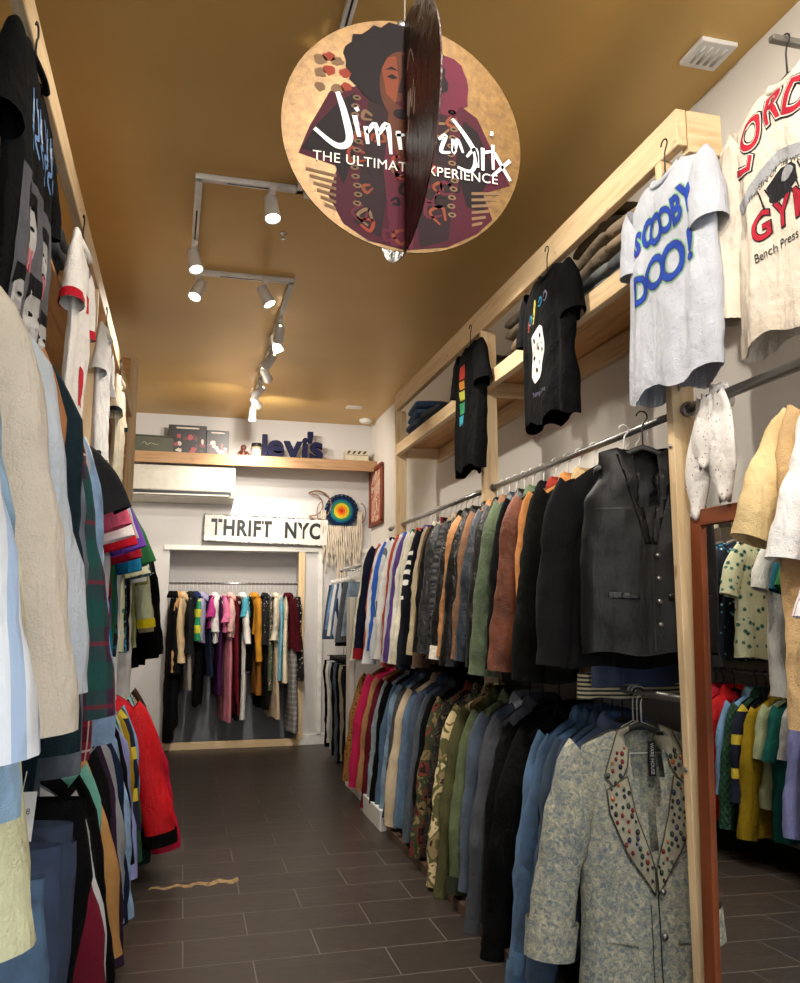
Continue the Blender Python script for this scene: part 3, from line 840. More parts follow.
LU = [
 ('blue and white striped shirt', 'shirt', 'shirt', stripes('#a9c0de', '#dfe6ee', 22, .55), dict(at=.86, L=.72, sl=.60, splay=.12, d=.06, r1=.07, dx=.03)),
 ('light blue denim shirt', 'shirt', 'shirt', denim('#8fb0d2'), dict(at=.98, L=.84, sl=.70, splay=.11, d=.05, dx=.03)),
 ('pale yellow shirt', 'shirt', 'shirt', C('#d2d2ac'), dict(at=1.12, L=.96, sl=.88, splay=.12, r1=.075, d=.06)),
 ('beige linen shirt', 'shirt', 'shirt', C('#cdc5b8', .06), dict(at=1.42, L=.72, sl=.64, splay=.12, d=.06, r1=.08)),
 ('pale chambray shirt', 'shirt', 'shirt', C('#b9c2cc', .06), dict(at=1.60, L=.72, sl=.62, splay=.13, d=.06, r1=.07)),
 ('tan collared jacket', 'jacket', 'jacket', C('#a9744c'), dict(at=1.73, L=.7, sl=.5, splay=.04)),
 ('dark teal work jacket', 'jacket', 'jacket', C('#1f333c'), dict(at=1.86, L=.93, sl=.72, splay=.09)),
 ('faded grey denim jacket', 'denim_jacket', 'jacket', denim('#5b6470'), dict(at=1.98, L=.98, sl=.8, splay=.08)),
 ('green and purple plaid flannel', 'flannel_shirt', 'shirt', plaid('#3a2138', '#164a45', '#701f30', 7), dict(at=2.12, L=.86, sl=.72, splay=.13, d=.07, r1=.075)),
 ('red checked flannel', 'flannel_shirt', 'shirt', plaid('#86202e', '#3a1420', '#d8c8c0', 12), dict(at=2.28, L=.98, sl=.85, splay=.09)),
 ('silver satin shirt', 'shirt', 'shirt', C('#a9adb6', rough=.45), dict(at=2.42, L=.66, sl=.5, splay=.07)),
 ('pale denim western shirt', 'shirt', 'shirt', denim('#7f9cc2'), dict(at=2.56, L=.95, sl=.84, splay=.11, r1=.07)),
 ('white button shirt', 'shirt', 'shirt', C('#e6e4e4'), dict(at=2.70, L=.7, sl=.5, splay=.07)),
 ('black sleeved raglan tee', 't_shirt', 'tee', C('#d2cfcc'), dict(at=2.82, smat=C('#2a2a2c'), L=.7, sl=.16)),
 ('rose pink tee', 't_shirt', 'tee', C('#d25a72'), dict(at=2.94, L=.74, sl=.2)),
 ('white tee with pink print', 't_shirt', 'tee', spots('#e9e4e2', '#d98a98', None, 16, .2), dict(at=3.06, L=.78, sl=.22)),
 ('bright red tee', 't_shirt', 'tee', C('#c2182c'), dict(at=3.20, L=.84, sl=.24)),
 ('light grey tee', 't_shirt', 'tee', C('#b4b4b8'), dict(at=3.32, L=.74, sl=.22)),
 ('vivid purple tee', 't_shirt', 'tee', C('#7446b0'), dict(at=3.44, L=.70, sl=.24, splay=.11)),
 ('plain white tee', 't_shirt', 'tee', C('#e8e8e8'), dict(at=3.56, L=.76, sl=.22)),
 ('scarlet football shirt', 't_shirt', 'tee', C('#a3122a'), dict(at=3.70, L=.80, sl=.25)),
 ('teal blue long dress', 'dress', 'shirt', C('#1679a6'), dict(at=3.86, L=1.12, sl=.3, splay=.12)),
 ('forest green tee', 't_shirt', 'tee', C('#2e6a3c'), dict(at=4.00, L=.72, sl=.26, splay=.12)),
 ('black and teal jersey', 't_shirt', 'tee', spots('#1b5a6a', '#121518', None, 12, .35), dict(at=4.16, L=.78, sl=.26)),
 ('white jersey', 't_shirt', 'tee', C('#dcdad4'), dict(at=4.32, L=1.0, sl=.26)),
 ('cream green print shirt', 'shirt', 'tee', spots('#c9c9a8', '#4f7a6a', '#1f2a3a', 20, .3), dict(at=4.62, L=.78, sl=.28)),
 ('dark patterned shirt', 'shirt', 'tee', spots('#1c2430', '#5a8aa0', '#d8d8d0', 24, .25), dict(at=4.76, L=.8, sl=.28)),
 ('blue patterned shirt', 'shirt', 'tee', camo(('#1c3a5a', '#3f86a8', '#142030', '#a8c4c8'), 14), dict(at=4.90, L=.8, sl=.28)),
 ('black band tee', 't_shirt', 'tee', C('#17171a'), dict(at=5.04, L=.8, sl=.26)),
 ('grey marbled tee', 't_shirt', 'tee', camo(('#6a6c70', '#b8babd', '#44464a', '#8a8c90'), 12), dict(at=5.18, L=.8, sl=.26)),
 ('white long blouse', 'shirt', 'shirt', C('#dedcd8'), dict(at=5.34, L=1.1, sl=.3)),
 ('olive shirt', 'shirt', 'shirt', C('#7a8044'), dict(at=5.48, L=.8, sl=.3)),
 ('pale green work shirt', 'shirt', 'shirt', C('#b9bf9c'), dict(at=5.62, L=.8, sl=.58, splay=.13, cuff=C('#e0c81c'))),
 ('khaki overshirt', 'shirt', 'shirt', C('#a89c7a'), dict(at=5.78, L=.8, sl=.6, splay=.12)),
 ('black varsity jacket', 'jacket', 'jacket', C('#141416'), dict(at=5.98, L=.95, sl=.74, splay=.13)),
 ('long black coat', 'coat', 'coat', C('#101012'), dict(at=6.2, L=.95, sl=.74, splay=.14)),
]
populate('upper left rail', -.54, ZU, .8, 6.2, LU, hk='white')
jn = dict(L=.98, w=.2)
LL = [
 ('faded blue jeans', 'jeans', 'trousers', denim('#4a6c90'), dict(at=1.30, L=1.0, w=.27, z0=-.03, flare=1.15, dx=.10)),
 ('dark indigo jeans', 'jeans', 'trousers', denim('#24395f'), dict(at=1.46, L=.95, w=.27, z0=-.03, flare=1.15, d=.05, dx=.10)),
 ('navy straight jeans', 'jeans', 'trousers', denim('#1f3052'), dict(at=1.62, L=1.0, w=.27, z0=-.03, flare=1.15, d=.05, dx=.10)),
 ('black dress trousers', 'trousers', 'trousers', C('#141417'), dict(at=1.80, L=.9, w=.27, z0=-.03, flare=1.15, d=.05, dx=.10)),
 ('black zip hoodie', 'hoodie', 'jacket', C('#17171a'), dict(at=1.98, L=.78, sl=.66, splay=.06, collar='hood')),
 ('black track jacket with cream piping', 'jacket', 'jacket', C('#1a1a1c'), dict(at=2.14, L=.72, sl=.62, splay=.09, cuff=C('#d8d6a0'))),
 ('burgundy sweatshirt', 'sweater', 'shirt', C('#7d1730'), dict(at=2.30, L=.76, sl=.68, splay=.13, collar='rib', dx=.05)),
 ('heather grey sweatshirt', 'sweater', 'shirt', C('#b9babd'), dict(at=2.46, L=.8, sl=.66, splay=.12, collar='rib', dx=.05)),
 ('dark green fleece', 'jacket', 'jacket', C('#1b2622'), dict(at=2.62, L=.72, sl=.6, splay=.10)),
 ('black and red track top', 'jacket', 'jacket', C('#18181a'), dict(at=2.78, L=.74, sl=.66, splay=.13, cuff=C('#c02a22'))),
 ('mint green hoodie', 'hoodie', 'jacket', C('#6fb3a2'), dict(at=2.94, L=.86, sl=.60, splay=.05, collar='hood')),
 ('camel brown sweater', 'sweater', 'shirt', C('#b1824e'), dict(at=3.10, L=.72, sl=.62, splay=.15)),
 ('charcoal zip jacket', 'jacket', 'jacket', C('#1f1f22'), dict(at=3.24, L=.74, sl=.62, splay=.10)),
 ('plum purple jacket', 'jacket', 'jacket', C('#3c2740'), dict(at=3.38, L=.78, sl=.68, splay=.12)),
 ('heather grey hoodie', 'hoodie', 'jacket', C('#8d8f94'), dict(at=3.52, L=.72, sl=.6, splay=.11, collar='hood')),
 ('ink blue jacket', 'jacket', 'jacket', C('#1c2c4a'), dict(at=3.66, L=.78, sl=.68, splay=.11)),
 ('washed blue graphic denim', 'denim_jacket', 'jacket', denim('#86a5c8'), dict(at=3.80, L=.76, sl=.68, splay=.12)),
 ('black nylon hoodie', 'hoodie', 'jacket', C('#141416', rough=.6), dict(at=3.92, L=.74, sl=.5, splay=.11, collar='hood')),
 ('lavender jacket', 'jacket', 'jacket', C('#8f93c9'), dict(at=4.08, L=.7, sl=.6, splay=.12)),
 ('silver grey tee', 't_shirt', 'tee', C('#b2b2b0'), dict(at=4.21, L=.66, sl=.24, splay=.04)),
 ('dark teal tee', 't_shirt', 'tee', C('#1c665e'), dict(at=4.30, L=.82, sl=.26, splay=.04)),
 ('pale sage tee', 't_shirt', 'tee', C('#b6bf98'), dict(at=4.39, L=.66, sl=.26, splay=.04)),
 ('mustard yellow track top', 'jacket', 'jacket', C('#a88a1c'), dict(at=4.47, L=.84, sl=.7, splay=.09)),
 ('navy varsity jacket', 'jacket', 'jacket', C('#1c2236'), dict(at=4.55, L=.62, sl=.5, splay=.11, smat=stripes('#1c2236', '#d8c040', 5, .3, 'Z'))),
 ('dark green quilted jacket', 'jacket', 'jacket', quilt('#1d4a34'), dict(at=4.63, L=.8, sl=.68, splay=.12)),
 ('sky blue windbreaker', 'jacket', 'jacket', C('#7fa8d4', rough=.6), dict(at=4.71, L=.6, sl=.5, splay=.11)),
 ('bright red jacket', 'jacket', 'jacket', C('#dd1f26', rough=.55), dict(at=4.84, L=.8, sl=.68, splay=.20, d=.08, r1=.08, dx=.07, cuff=C('#17171a'), amp=.02)),
 ('crimson puffer jacket', 'jacket', 'jacket', C('#c81a3c', rough=.5), dict(at=4.95, L=.84, sl=.72, splay=.22, d=.08, r1=.08, dx=.07)),
 ('dark green long parka', 'coat', 'coat', C('#20382c'), dict(at=5.04, L=.95, sl=.8, splay=.14)),
 ('aqua windbreaker', 'jacket', 'jacket', C('#9fd3cf', rough=.6), dict(at=5.11, L=.72, sl=.6, splay=.17)),
 ('ivory knit sweater', 'sweater', 'shirt', C('#ddd6bd'), dict(at=5.19, L=.72, sl=.62, splay=.17)),
 ('blue grey camouflage jacket', 'jacket', 'jacket', camo(('#2c3844', '#8795a0', '#51606c', '#c4c9c8'), 12), dict(at=5.29, L=.76, sl=.66, splay=.18)),
 ('sand patterned jacket', 'jacket', 'jacket', camo(('#8a744c', '#cdb98a', '#5c4c34', '#b09a68'), 12), dict(at=5.42, L=.8, sl=.7, splay=.18)),
 ('dark brown coat', 'coat', 'coat', C('#3c2c22'), dict(at=5.60, L=.9, sl=.78, splay=.17)),
 ('mocha brown corduroy coat', 'coat', 'coat', C('#5e4838'), dict(at=5.80, L=.92, sl=.8, splay=.19)),
]
populate('lower left rail', -.54, ZL, 1.3, 5.8, LL, hk='black')
# alcove rail, seen edge on
bk = lambda **k: dict(dict(d=.03, amp=.01, splay=.04, wall=1, wide=.9), **k)
BR = [
 ('long black wool coat', 'coat', 'coat', C('#0f1013'), bk(L=1.50, sl=.7, d=.045)),
 ('charcoal long coat', 'coat', 'coat', C('#202126'), bk(L=1.38, sl=.7, d=.04)),
 ('tan trench coat', 'coat', 'coat', C('#b98f62'), bk(L=.75, sl=.7)),
 ('beige belted coat', 'coat', 'coat', C('#cdb48c'), bk(L=.62, sl=.6)),
 ('grey maxi dress', 'dress', 'dress', C('#8c857c'), bk(L=.98)),
 ('black zip jacket', 'jacket', 'jacket', C('#26282a'), bk(L=.62, sl=.5, d=.04, hem=C('#6a6c6c'))),
 ('blue jacket with green sleeves', 'jacket', 'jacket', C('#283a6a'), bk(L=.4, sl=.36, smat=stripes('#2a8a5a', '#c8c83a', 6, .5, 'Z'))),
 ('black ruffled dress', 'dress', 'dress', C('#141416'), bk(L=1.15)),
 ('lilac blouse', 'shirt', 'shirt', C('#a8a4c4'), bk(L=.5, sl=.4)),
 ('navy midi dress', 'dress', 'dress', C('#252c48'), bk(L=.85)),
 ('magenta top', 't_shirt', 'tee', C('#b83a86'), bk(L=.35, sl=.15)),
 ('white cotton blouse', 'shirt', 'shirt', C('#e4e0de'), bk(L=.5, sl=.3)),
 ('deep purple maxi dress', 'dress', 'dress', C('#4a1f50'), bk(L=1.05)),
 ('bubblegum pink top', 't_shirt', 'tee', C('#e07ba4'), bk(L=.4, sl=.2)),
 ('dusty pink maxi dress', 'dress', 'dress', C('#bd7480'), bk(L=1.32)),
 ('blush pink blouse', 'shirt', 'shirt', C('#e3b5ae'), bk(L=.45, sl=.3)),
 ('red evening dress', 'dress', 'dress', C('#7a1826'), bk(L=1.25)),
 ('black velvet dress', 'dress', 'dress', C('#121014'), bk(L=1.3)),
 ('long white dress', 'dress', 'shirt', C('#e6e4de'), bk(L=1.3, sl=.42, splay=.09)),
 ('turquoise tie top', 't_shirt', 'tee', C('#4aa3b8'), bk(L=.48, sl=.15)),
 ('black cocktail dress', 'dress', 'dress', C('#18181a'), bk(L=.8)),
 ('mustard yellow cardigan', 'cardigan', 'shirt', C('#c88a28'), bk(L=.42, sl=.6)),
 ('ochre brown dress', 'dress', 'dress', C('#8c5a22'), bk(L=1.05)),
 ('black lace dress', 'dress', 'dress', C('#1a1718'), bk(L=1.2)),
 ('black floral blouse', 'shirt', 'shirt', spots('#191a1e', '#8a8890', None, 30, .2), bk(L=.5, sl=.45)),
 ('green floral dress', 'dress', 'dress', spots('#4a5640', '#a8787e', '#d0c8b0', 28, .28), bk(L=1.0)),
 ('beige sleeveless dress', 'dress', 'dress', C('#c2ab8e'), bk(L=1.3)),
 ('ivory blouse', 'shirt', 'shirt', C('#dcd0ba'), bk(L=.5, sl=.4)),
 ('sky blue dress', 'dress', 'dress', C('#7ab4cc'), bk(L=.9)),
 ('cream floral dress', 'dress', 'dress', spots('#ddd0b4', '#b0746a', None, 22, .2), bk(L=.94)),
 ('maroon blouse', 'shirt', 'shirt', C('#5a1420'), bk(L=.58, sl=.5)),
 ('grey checked long dress', 'dress', 'dress', plaid('#8f8a86', '#6d6a6a', '#b5b0aa', 18), bk(L=1.45, d=.045)),
 ('black and white patterned dress', 'dress', 'dress', spots('#15151a', '#c8b8b4', None, 26, .25), bk(L=.92)),
]
populate('alcove rail', YB+.06, 1.735, NX0+.05, NX1-.03, BR, facing='X', jit=.22, hk='wire')
SK = [
 ('pale denim skirt', 'skirt', 'skirt', denim('#8ba0b5'), dict(L=.46)),
 ('charcoal denim skirt', 'skirt', 'skirt', denim('#4a5054'), dict(L=.52, w=.19)),
 ('black mini skirt', 'skirt', 'skirt', C('#17181a'), dict(L=.56)),
 ('striped navy skirt', 'skirt', 'skirt', stripes('#23304c', '#b8bcc4', 26, .7), dict(L=.5)),
 ('indigo denim skirt', 'skirt', 'skirt', denim('#2c4468'), dict(L=.5)),
 ('white denim skirt', 'skirt', 'skirt', C('#d5d4d2'), dict(L=.48)),
 ('mid blue denim skirt', 'skirt', 'skirt', denim('#587aa0'), dict(L=.42)),
 ('dark denim skirt', 'skirt', 'skirt', denim('#1e2c44'), dict(L=.52)),
]
populate('short upper corner rail', 1.62, 1.86, 7.5, 8.55, SK, hk='white')
TR = [
 ('black wide trousers', 'trousers', 'trousers', C('#141416'), dict(L=.9)),
 ('dark grey trousers', 'trousers', 'trousers', C('#2c2e32'), dict(L=.88)),
 ('beige chinos', 'trousers', 'trousers', C('#a59a86'), dict(L=.86)),
 ('black slim trousers', 'trousers', 'trousers', C('#101114'), dict(L=.9)),
 ('slate blue jeans', 'jeans', 'trousers', denim('#353f4c'), dict(L=.9)),
 ('black corduroy trousers', 'trousers', 'trousers', C('#18191c'), dict(L=.88)),
 ('light grey trousers', 'trousers', 'trousers', C('#9ea0a2'), dict(L=.84)),
 ('white painter trousers', 'trousers', 'trousers', C('#cfccc4'), dict(L=.8)),
 ('black bootcut trousers', 'trousers', 'trousers', C('#121316'), dict(L=.86)),
]
populate('short lower corner rail', 1.62, 1.10, 7.45, 8.6, TR, hk='black')

# near right rail: sleeves seen against the mirror
NR = [
 ('pink and lilac plaid shirt', 'shirt', 'shirt', plaid('#e0a0c8', '#c25aa0', '#f4e8f0', 16), dict(at=1.42, L=1.0, sl=.86, splay=.12)),
 ('pale blue chambray shirt', 'shirt', 'shirt', C('#b4c3d8'), dict(at=1.52, L=.7, sl=.56, splay=.12)),
 ('pink pinstriped shirt', 'shirt', 'shirt', stripes('#ece8ea', '#b898ac', 45, .22), dict(at=1.61, L=.75, sl=.5, splay=.13, r1=.065)),
 ('white linen shirt', 'shirt', 'shirt', C('#ecebe9'), dict(at=1.71, L=.72, sl=.36, splay=.11, r1=.075)),
 ('light khaki long coat', 'coat', 'coat', C('#cdab7c'), dict(at=1.79, L=.80, sl=.72, splay=.06, wide=.95)),
 ('cream yellow jacket', 'jacket', 'jacket', C('#d8bd8c'), dict(at=1.83, L=.36, sl=.28, splay=.13, r1=.062, wide=.92, dx=.02)),
]
populate('near right rail', 1.74, ZU, 1.5, 2.0, NR, hk='white')

# ------------------------------------------------------------------ hero garments at the rack end
def cut_front(fn): return fn
# black leather vest
root = empty('leather_vest', (1.60, 2.66, ZU-.012), (0, 0, radians(-16)))
tag(root, 'black leather vest facing forward beside the near pine post', 'vest')
PV = PROFS['vest']
def vcut(x, y, z): return y < 0 and abs(x) < .050*(z+.44)/.32 and z > -.44
VL = leather('#121315', .5, .2); VL.node_tree.nodes['Principled BSDF'].inputs['Specular IOR Level'].default_value = .3
vm = body_mesh(.74, [(a, x*1.08) for a, x in PV], .05, 11, .006, nw=.07, slope=.3, dip=.04, n=72, rows=44, cut=vcut, wr=.004)
vb = vm.build('body', VL, root)
bm = bmesh.new()
poly_bm(bm, [(-.056, -.118), (-.105, -.13), (-.02, -.46), (.0, -.46)])
poly_bm(bm, [(.056, -.118), (.0, -.46), (.02, -.46), (.105, -.13)])
drape(bm, vb.data, 'lapel', leather('#17181a', .45, .15), root, .004, thick=.004)
for sx in (-1, 1):
    bm = bmesh.new(); poly_bm(bm, [(sx*.05, -.655), (sx*.155, -.645), (sx*.155, -.625), (sx*.05, -.635)]); drape(bm, vb.data, 'pocket_welt', leather('#0e0e10', .3), root, .003, thick=.006)
bm = bmesh.new()
for sx in (-1, 1): poly_bm(bm, [(sx*.06, -.335), (sx*.19, -.335), (sx*.19, -.329), (sx*.06, -.329)])
poly_bm(bm, [(-.003, -.46), (.003, -.46), (.003, -.83), (-.003, -.83)])
drape(bm, vb.data, 'seam', M['black'], root, .0015)
for z in (-.5, -.58, -.66, -.74):
    b = MB(); b.tube([(.018, -.062, z), (.018, -.070, z)], .008, 12); b.build('snap', M['steel'], root)
hanger('shaped', 'black', (1.60, 2.66, ZU), radians(-16), 'black plastic hanger holding the leather vest', None)
hanger('wire', 'wire', (1.70, 2.79, ZU), radians(4), 'empty thin wire hanger just behind the leather vest', None)

# acid wash blazer with jewelled lapels
root = empty('denim_blazer', (1.67, 2.88, ZL-.02), (0, 0, radians(-8)))
root.scale = (1.08, 1.05, 1.06)
tag(root, 'acid wash denim blazer with jewelled lapels at the rail end', 'blazer')
ac = acid()
def bcut(x, y, z): return y < 0 and z > -.50 and abs(x) < .07*min(1, (z+.50)/.36)
bmsh = body_mesh(.98, [(0, .215), (.2, .215), (.5, .225), (1, .25)], .07, 21, .014, nw=.075, slope=.42, dip=.03, n=90, rows=56, cut=bcut, wr=.005)
bb_ = bmsh.build('body', ac, root)
for sd in (-1, 1):
    kw = dict(L=.62, r0=.095, r1=.07, splay=.145, d=.06, ysh=-.03, seed=4, n=24, rows=26, wr=.008, slope=.36)
    s = sleeve_mesh(sd, .225, **kw).build('sleeve', ac, root)
    sleeve_mesh(sd, .225, t0=.82, t1=1.0, **dict(kw, rows=5, wr=.003, grow=1.22)).build('rolled_cuff', acid(), s)
lapmat = denim('#b3ae96', .12)
jew = [plain(c, .12, .1, 1., nm='jewel') for c in ('#7a1420', '#14204a', '#123c34', '#2a1c1c', '#a85a28', '#101014')]
JR = random.Random(3)
for sx in (-1, 1):
    up = [(sx*.050, -.085), (sx*.095, -.10), (sx*.155, -.25), (sx*.125, -.285), (sx*.095, -.255), (sx*.075, -.22)]
    lo = [(sx*.080, -.25), (sx*.150, -.295), (sx*.142, -.37), (sx*.09, -.50), (sx*.006, -.63), (sx*.002, -.55), (sx*.055, -.38)]
    for nm, poly in (('upper_collar', up), ('lapel', lo)):
        bm = bmesh.new(); poly_bm(bm, poly); lp = drape(bm, bb_.data, nm, lapmat, root, .009, thick=.006)
        lp['label'] = 'jewelled pale denim '+nm.replace('_', ' ')
        bm = bmesh.new()
        for a, c in zip(poly, poly[1:]+poly[:1]): stroke_bm(bm, [a, c], .0035, taper=False, sm=False)
        drape(bm, bb_.data, 'piping', C('#4b4a3c'), lp, .0135, thick=.002)
        # jewels
        def inside(px, pz):
            c = False
            for (x1, z1), (x2, z2) in zip(poly, poly[1:]+poly[:1]):
                if (z1 > pz) != (z2 > pz) and px < (x2-x1)*(pz-z1)/(z2-z1)+x1: c = not c
            return c
        t_ = bmesh.new(); t_.from_mesh(bb_.data); bv = BVHTree.FromBMesh(t_); t_.free()
        pts = []; tries = 0
        want = 11 if nm == 'upper_collar' else 34
        while len(pts) < want and tries < 4000:
            tries += 1
            px = sx*JR.uniform(0, .155); pz = JR.uniform(-.62, -.16)
            if not inside(px, pz) or not inside(px+.008, pz) or not inside(px-.008, pz): continue
            if any((px-a)**2+(pz-c)**2 < .0165**2 for a, c in pts): continue
            pts.append((px, pz))
        for px, pz in pts:
            h = bv.ray_cast(Vector((px, -1, pz)), Vector((0, 1, 0)))
            if h[0] is None: continue
            rr = JR.uniform(.005, .0095); b = MB(); rings = []
            for q, (k, dy) in enumerate(((1., 0), (.95, .003), (.6, .006), (.15, .0075))):
                rings.append([(px+rr*.8*k*cos(2*pi*j/10), h[0].y-.0125-dy, pz+rr*1.15*k*sin(2*pi*j/10)) for j in range(10)])
            b.loft(rings, cap=True); b.build('jewel', JR.choice(jew), lp)
bm = bmesh.new(); poly_bm(bm, [(.006, -.60), (.010, -.60), (.014, -1.06), (.010, -1.06)])
poly_bm(bm, [(-.022, -.66), (-.020, -.66), (-.016, -1.06), (-.018, -1.06)])
drape(bm, bb_.data, 'placket_seam', C('#3f4444'), root, .003, thick=.002)
for sx in (-1, 1):
    bm = bmesh.new(); poly_bm(bm, [(sx*.07, -.79), (sx*.17, -.78), (sx*.17, -.765), (sx*.07, -.775)]); drape(bm, bb_.data, 'pocket_flap', ac, root, .004, thick=.005)
# brand tag inside the collar
b = MB(); bb(b, .035, .06, .02, .024, -.27, -.15); tg = b.build('woven_label', plain('#0c0c0e', .7), root, smooth=False)
bm = bmesh.new(); font_bm(bm, 'WARE HOUSE', .022, (0, 0), align='CENTER')
me = bpy.data.meshes.new('lettering'); bm.to_mesh(me); bm.free(); me.materials.append(plain('#d8d8d4', .6))
o = bpy.data.objects.new('lettering', me); COL.objects.link(o); o.parent = tg; o.matrix_parent_inverse = Matrix.Identity(4)
o.location = (.0475, .0188, -.21); o.rotation_euler = (pi/2, pi/2, 0); o.scale = (.78, .8, 1)
b = MB()
for z in (-.62, -.76): b.tube([(.02, -.092, z), (.02, -.099, z)], .010, 14)
b.build('button', M['steel'], root)
hanger('shaped', 'black', (1.67, 2.88, ZL), radians(-8), 'black plastic hanger holding the acid wash denim blazer', None)
for i, x in enumerate((2.92, 2.95, 2.98)): hanger('wire', 'wire', (1.70, x, ZL), radians(8*i-6), ('first', 'second', 'third')[i]+' empty wire hanger behind the denim blazer', None)

# ------------------------------------------------------------------ display tees
def tee(name, loc, rz, mat, label, L=.76, seed=1, sl=.2, wide=1., amp=.012, d=.05, smat=None, splay=.06, hem=None, cuff=None, cut='tee', r1=None, tilt=0, hang='black', n=60, rows=40):
    root = empty(name, loc, (0, 0, rz)); tag(root, label, CATS.get(name, name.replace('_', ' ')))
    prof = [(a, x*wide) for a, x in PROFS[cut]]
    bo = body_mesh(L, prof, d, seed, amp, dip=.045, n=n, rows=rows, wr=.006, hemwave=.02).build('body', mat, root)
    for sd in (-1, 1):
        kw = dict(L=sl, r0=.09 if d > .03 else .07, r1=r1 or (.076 if d > .03 else .058), splay=splay, d=min(.045, d), seed=seed, n=20, rows=14, wr=.008)
        s = sleeve_mesh(sd, prof[0][1], **kw).build('sleeve', smat or mat, root)
        if cuff: sleeve_mesh(sd, prof[0][1], t0=.86, t1=1., **dict(kw, rows=3, grow=1.08, wr=.002)).build('cuff', cuff, s)
    rib_mesh(r=.009).build('neckband', smat or mat, root)
    if hem:
        hb = body_mesh(L, [(a, x*1.02) for a, x in prof], d*1.05, seed, amp, n=n, rows=rows, wr=.006, hemwave=.02)
        zc = -.10-L*.92; hb.f = [f for f in hb.f if sum(hb.v[k][2] for k in f)/4 < zc]; hb.mi = [0]*len(hb.f)
        hb.build('hem_band', hem, root)
    hanger('shaped', hang, loc, rz, 'black plastic hanger holding the '+label.split(' hanging')[0], None)
    return root, bo
HZ = 3.12
# grey tee with blue lettering
r_, bo = tee('t_shirt', (1.61, 2.45, HZ-.04), radians(-90), C('#b9bdc6', .05), 'heather grey tee with blue cartoon lettering hanging from the beam end', L=.80, seed=31, wide=1.08, sl=.2, splay=.03)
blue, purp, gren = C('#2447a8'), C('#5a2f8c'), C('#7fc08a')
def scallop(bm, s):
    wob = {'S': -6, 'C': 4}
    k = 0
    def line(txt, x0, z, size, gap, off, mi, lay, ys):
        for i, ch in enumerate(txt):
            me_pos = (x0+i*gap, z+ys[i % len(ys)])
            tb = bmesh.new(); font_bm(tb, ch, size*(1+.12*((i*7) % 3-1)), (0, 0), offset=off, sx=.78 if len(txt) > 4 else .9)
            a = radians(((i*37) % 17)-8); m = {}
            for v in tb.verts: m[v] = bm.verts.new((me_pos[0]+v.co.x*cos(a)-v.co.y*sin(a), me_pos[1]+v.co.x*sin(a)+v.co.y*cos(a), lay))
            for f in tb.faces:
                try: nf = bm.faces.new([m[v] for v in f.verts]); nf.material_index = mi
                except ValueError: pass
            tb.free()
    for off, mi, lay in ((.011, 0, 0.), (.0065, 1, .0012), (.003, 2, .0024)):
        line('SCOOBY', -.132, -.33, .135, .064, off, mi, lay, (.0, .012, .0, .005, .012, .03))
        line('DOO!', -.115, -.485, .165, .098, off, mi, lay, (-.03, .0, .0, .02))
bm = bmesh.new(); scallop(bm, 1)
drape(bm, bo.data, 'lettering', [gren, purp, blue], r_, .002, .012)
# black tee with game piece print
r_, bo = tee('t_shirt', (1.60, 3.43, HZ-.01), radians(-90), C('#121216', .1), 'black tee with white block print and coloured script hanging above the rail', L=.72, seed=33, wide=1.02)
bm = bmesh.new()
poly_bm(bm, [(-.06, -.42), (.03, -.38), (.06, -.40), (.075, -.52), (.03, -.60), (-.04, -.64), (-.075, -.60), (-.06, -.56)], 0)
for i, (x, z) in enumerate(((-.03, -.44), (.0, -.48), (.03, -.43), (-.04, -.52), (.01, -.55), (.045, -.5), (-.02, -.58))): poly_bm(bm, ell(x, z, .008, .012, 8), 1, .001)
stroke_bm(bm, [(-.06, -.50), (.0, -.46), (.07, -.48)], .004, 1)
for k, (x, z, m_) in enumerate(((-.105, -.35, 2), (-.07, -.33, 3), (-.03, -.31, 4), (.03, -.27, 3), (.08, -.26, 5))):
    stroke_bm(bm, [(x-.014, z), (x, z+.025), (x+.014, z+.005), (x, z-.02), (x-.015, z-.01)], .009, m_)
stroke_bm(bm, [(-.03, -.36), (-.02, -.28), (-.035, -.24), (-.04, -.30)], .012, 4)
font_bm(bm, 'Pump Lane', .035, (0, -.69), mi=5)
drape(bm, bo.data, 'print', [C('#e4e4e2'), C('#1c1c20'), C('#c04a30'), C('#2f8ab0'), C('#d8c85a'), C('#6a6a80')], r_, .002)
# farther black tee
r_, bo = tee('t_shirt', (1.60, 4.52, HZ-.02), radians(-90), C('#17171a', .1), 'black tee with narrow rainbow print hanging before the second post', L=.76, seed=35, wide=.85)
bm = bmesh.new()
for k, (z0, z1, m_) in enumerate(((-.24, -.32, 0), (-.33, -.38, 1), (-.39, -.45, 2), (-.46, -.53, 3), (-.54, -.60, 4))): poly_bm(bm, [(-.04, z0), (.03+.02*(k == 0), z0), (.035, z1), (-.03, z1)], m_)
drape(bm, bo.data, 'print', [C('#c04030'), C('#d8903a'), C('#c8c850'), C('#3a9a6a'), C('#3a9ab0')], r_, .002)
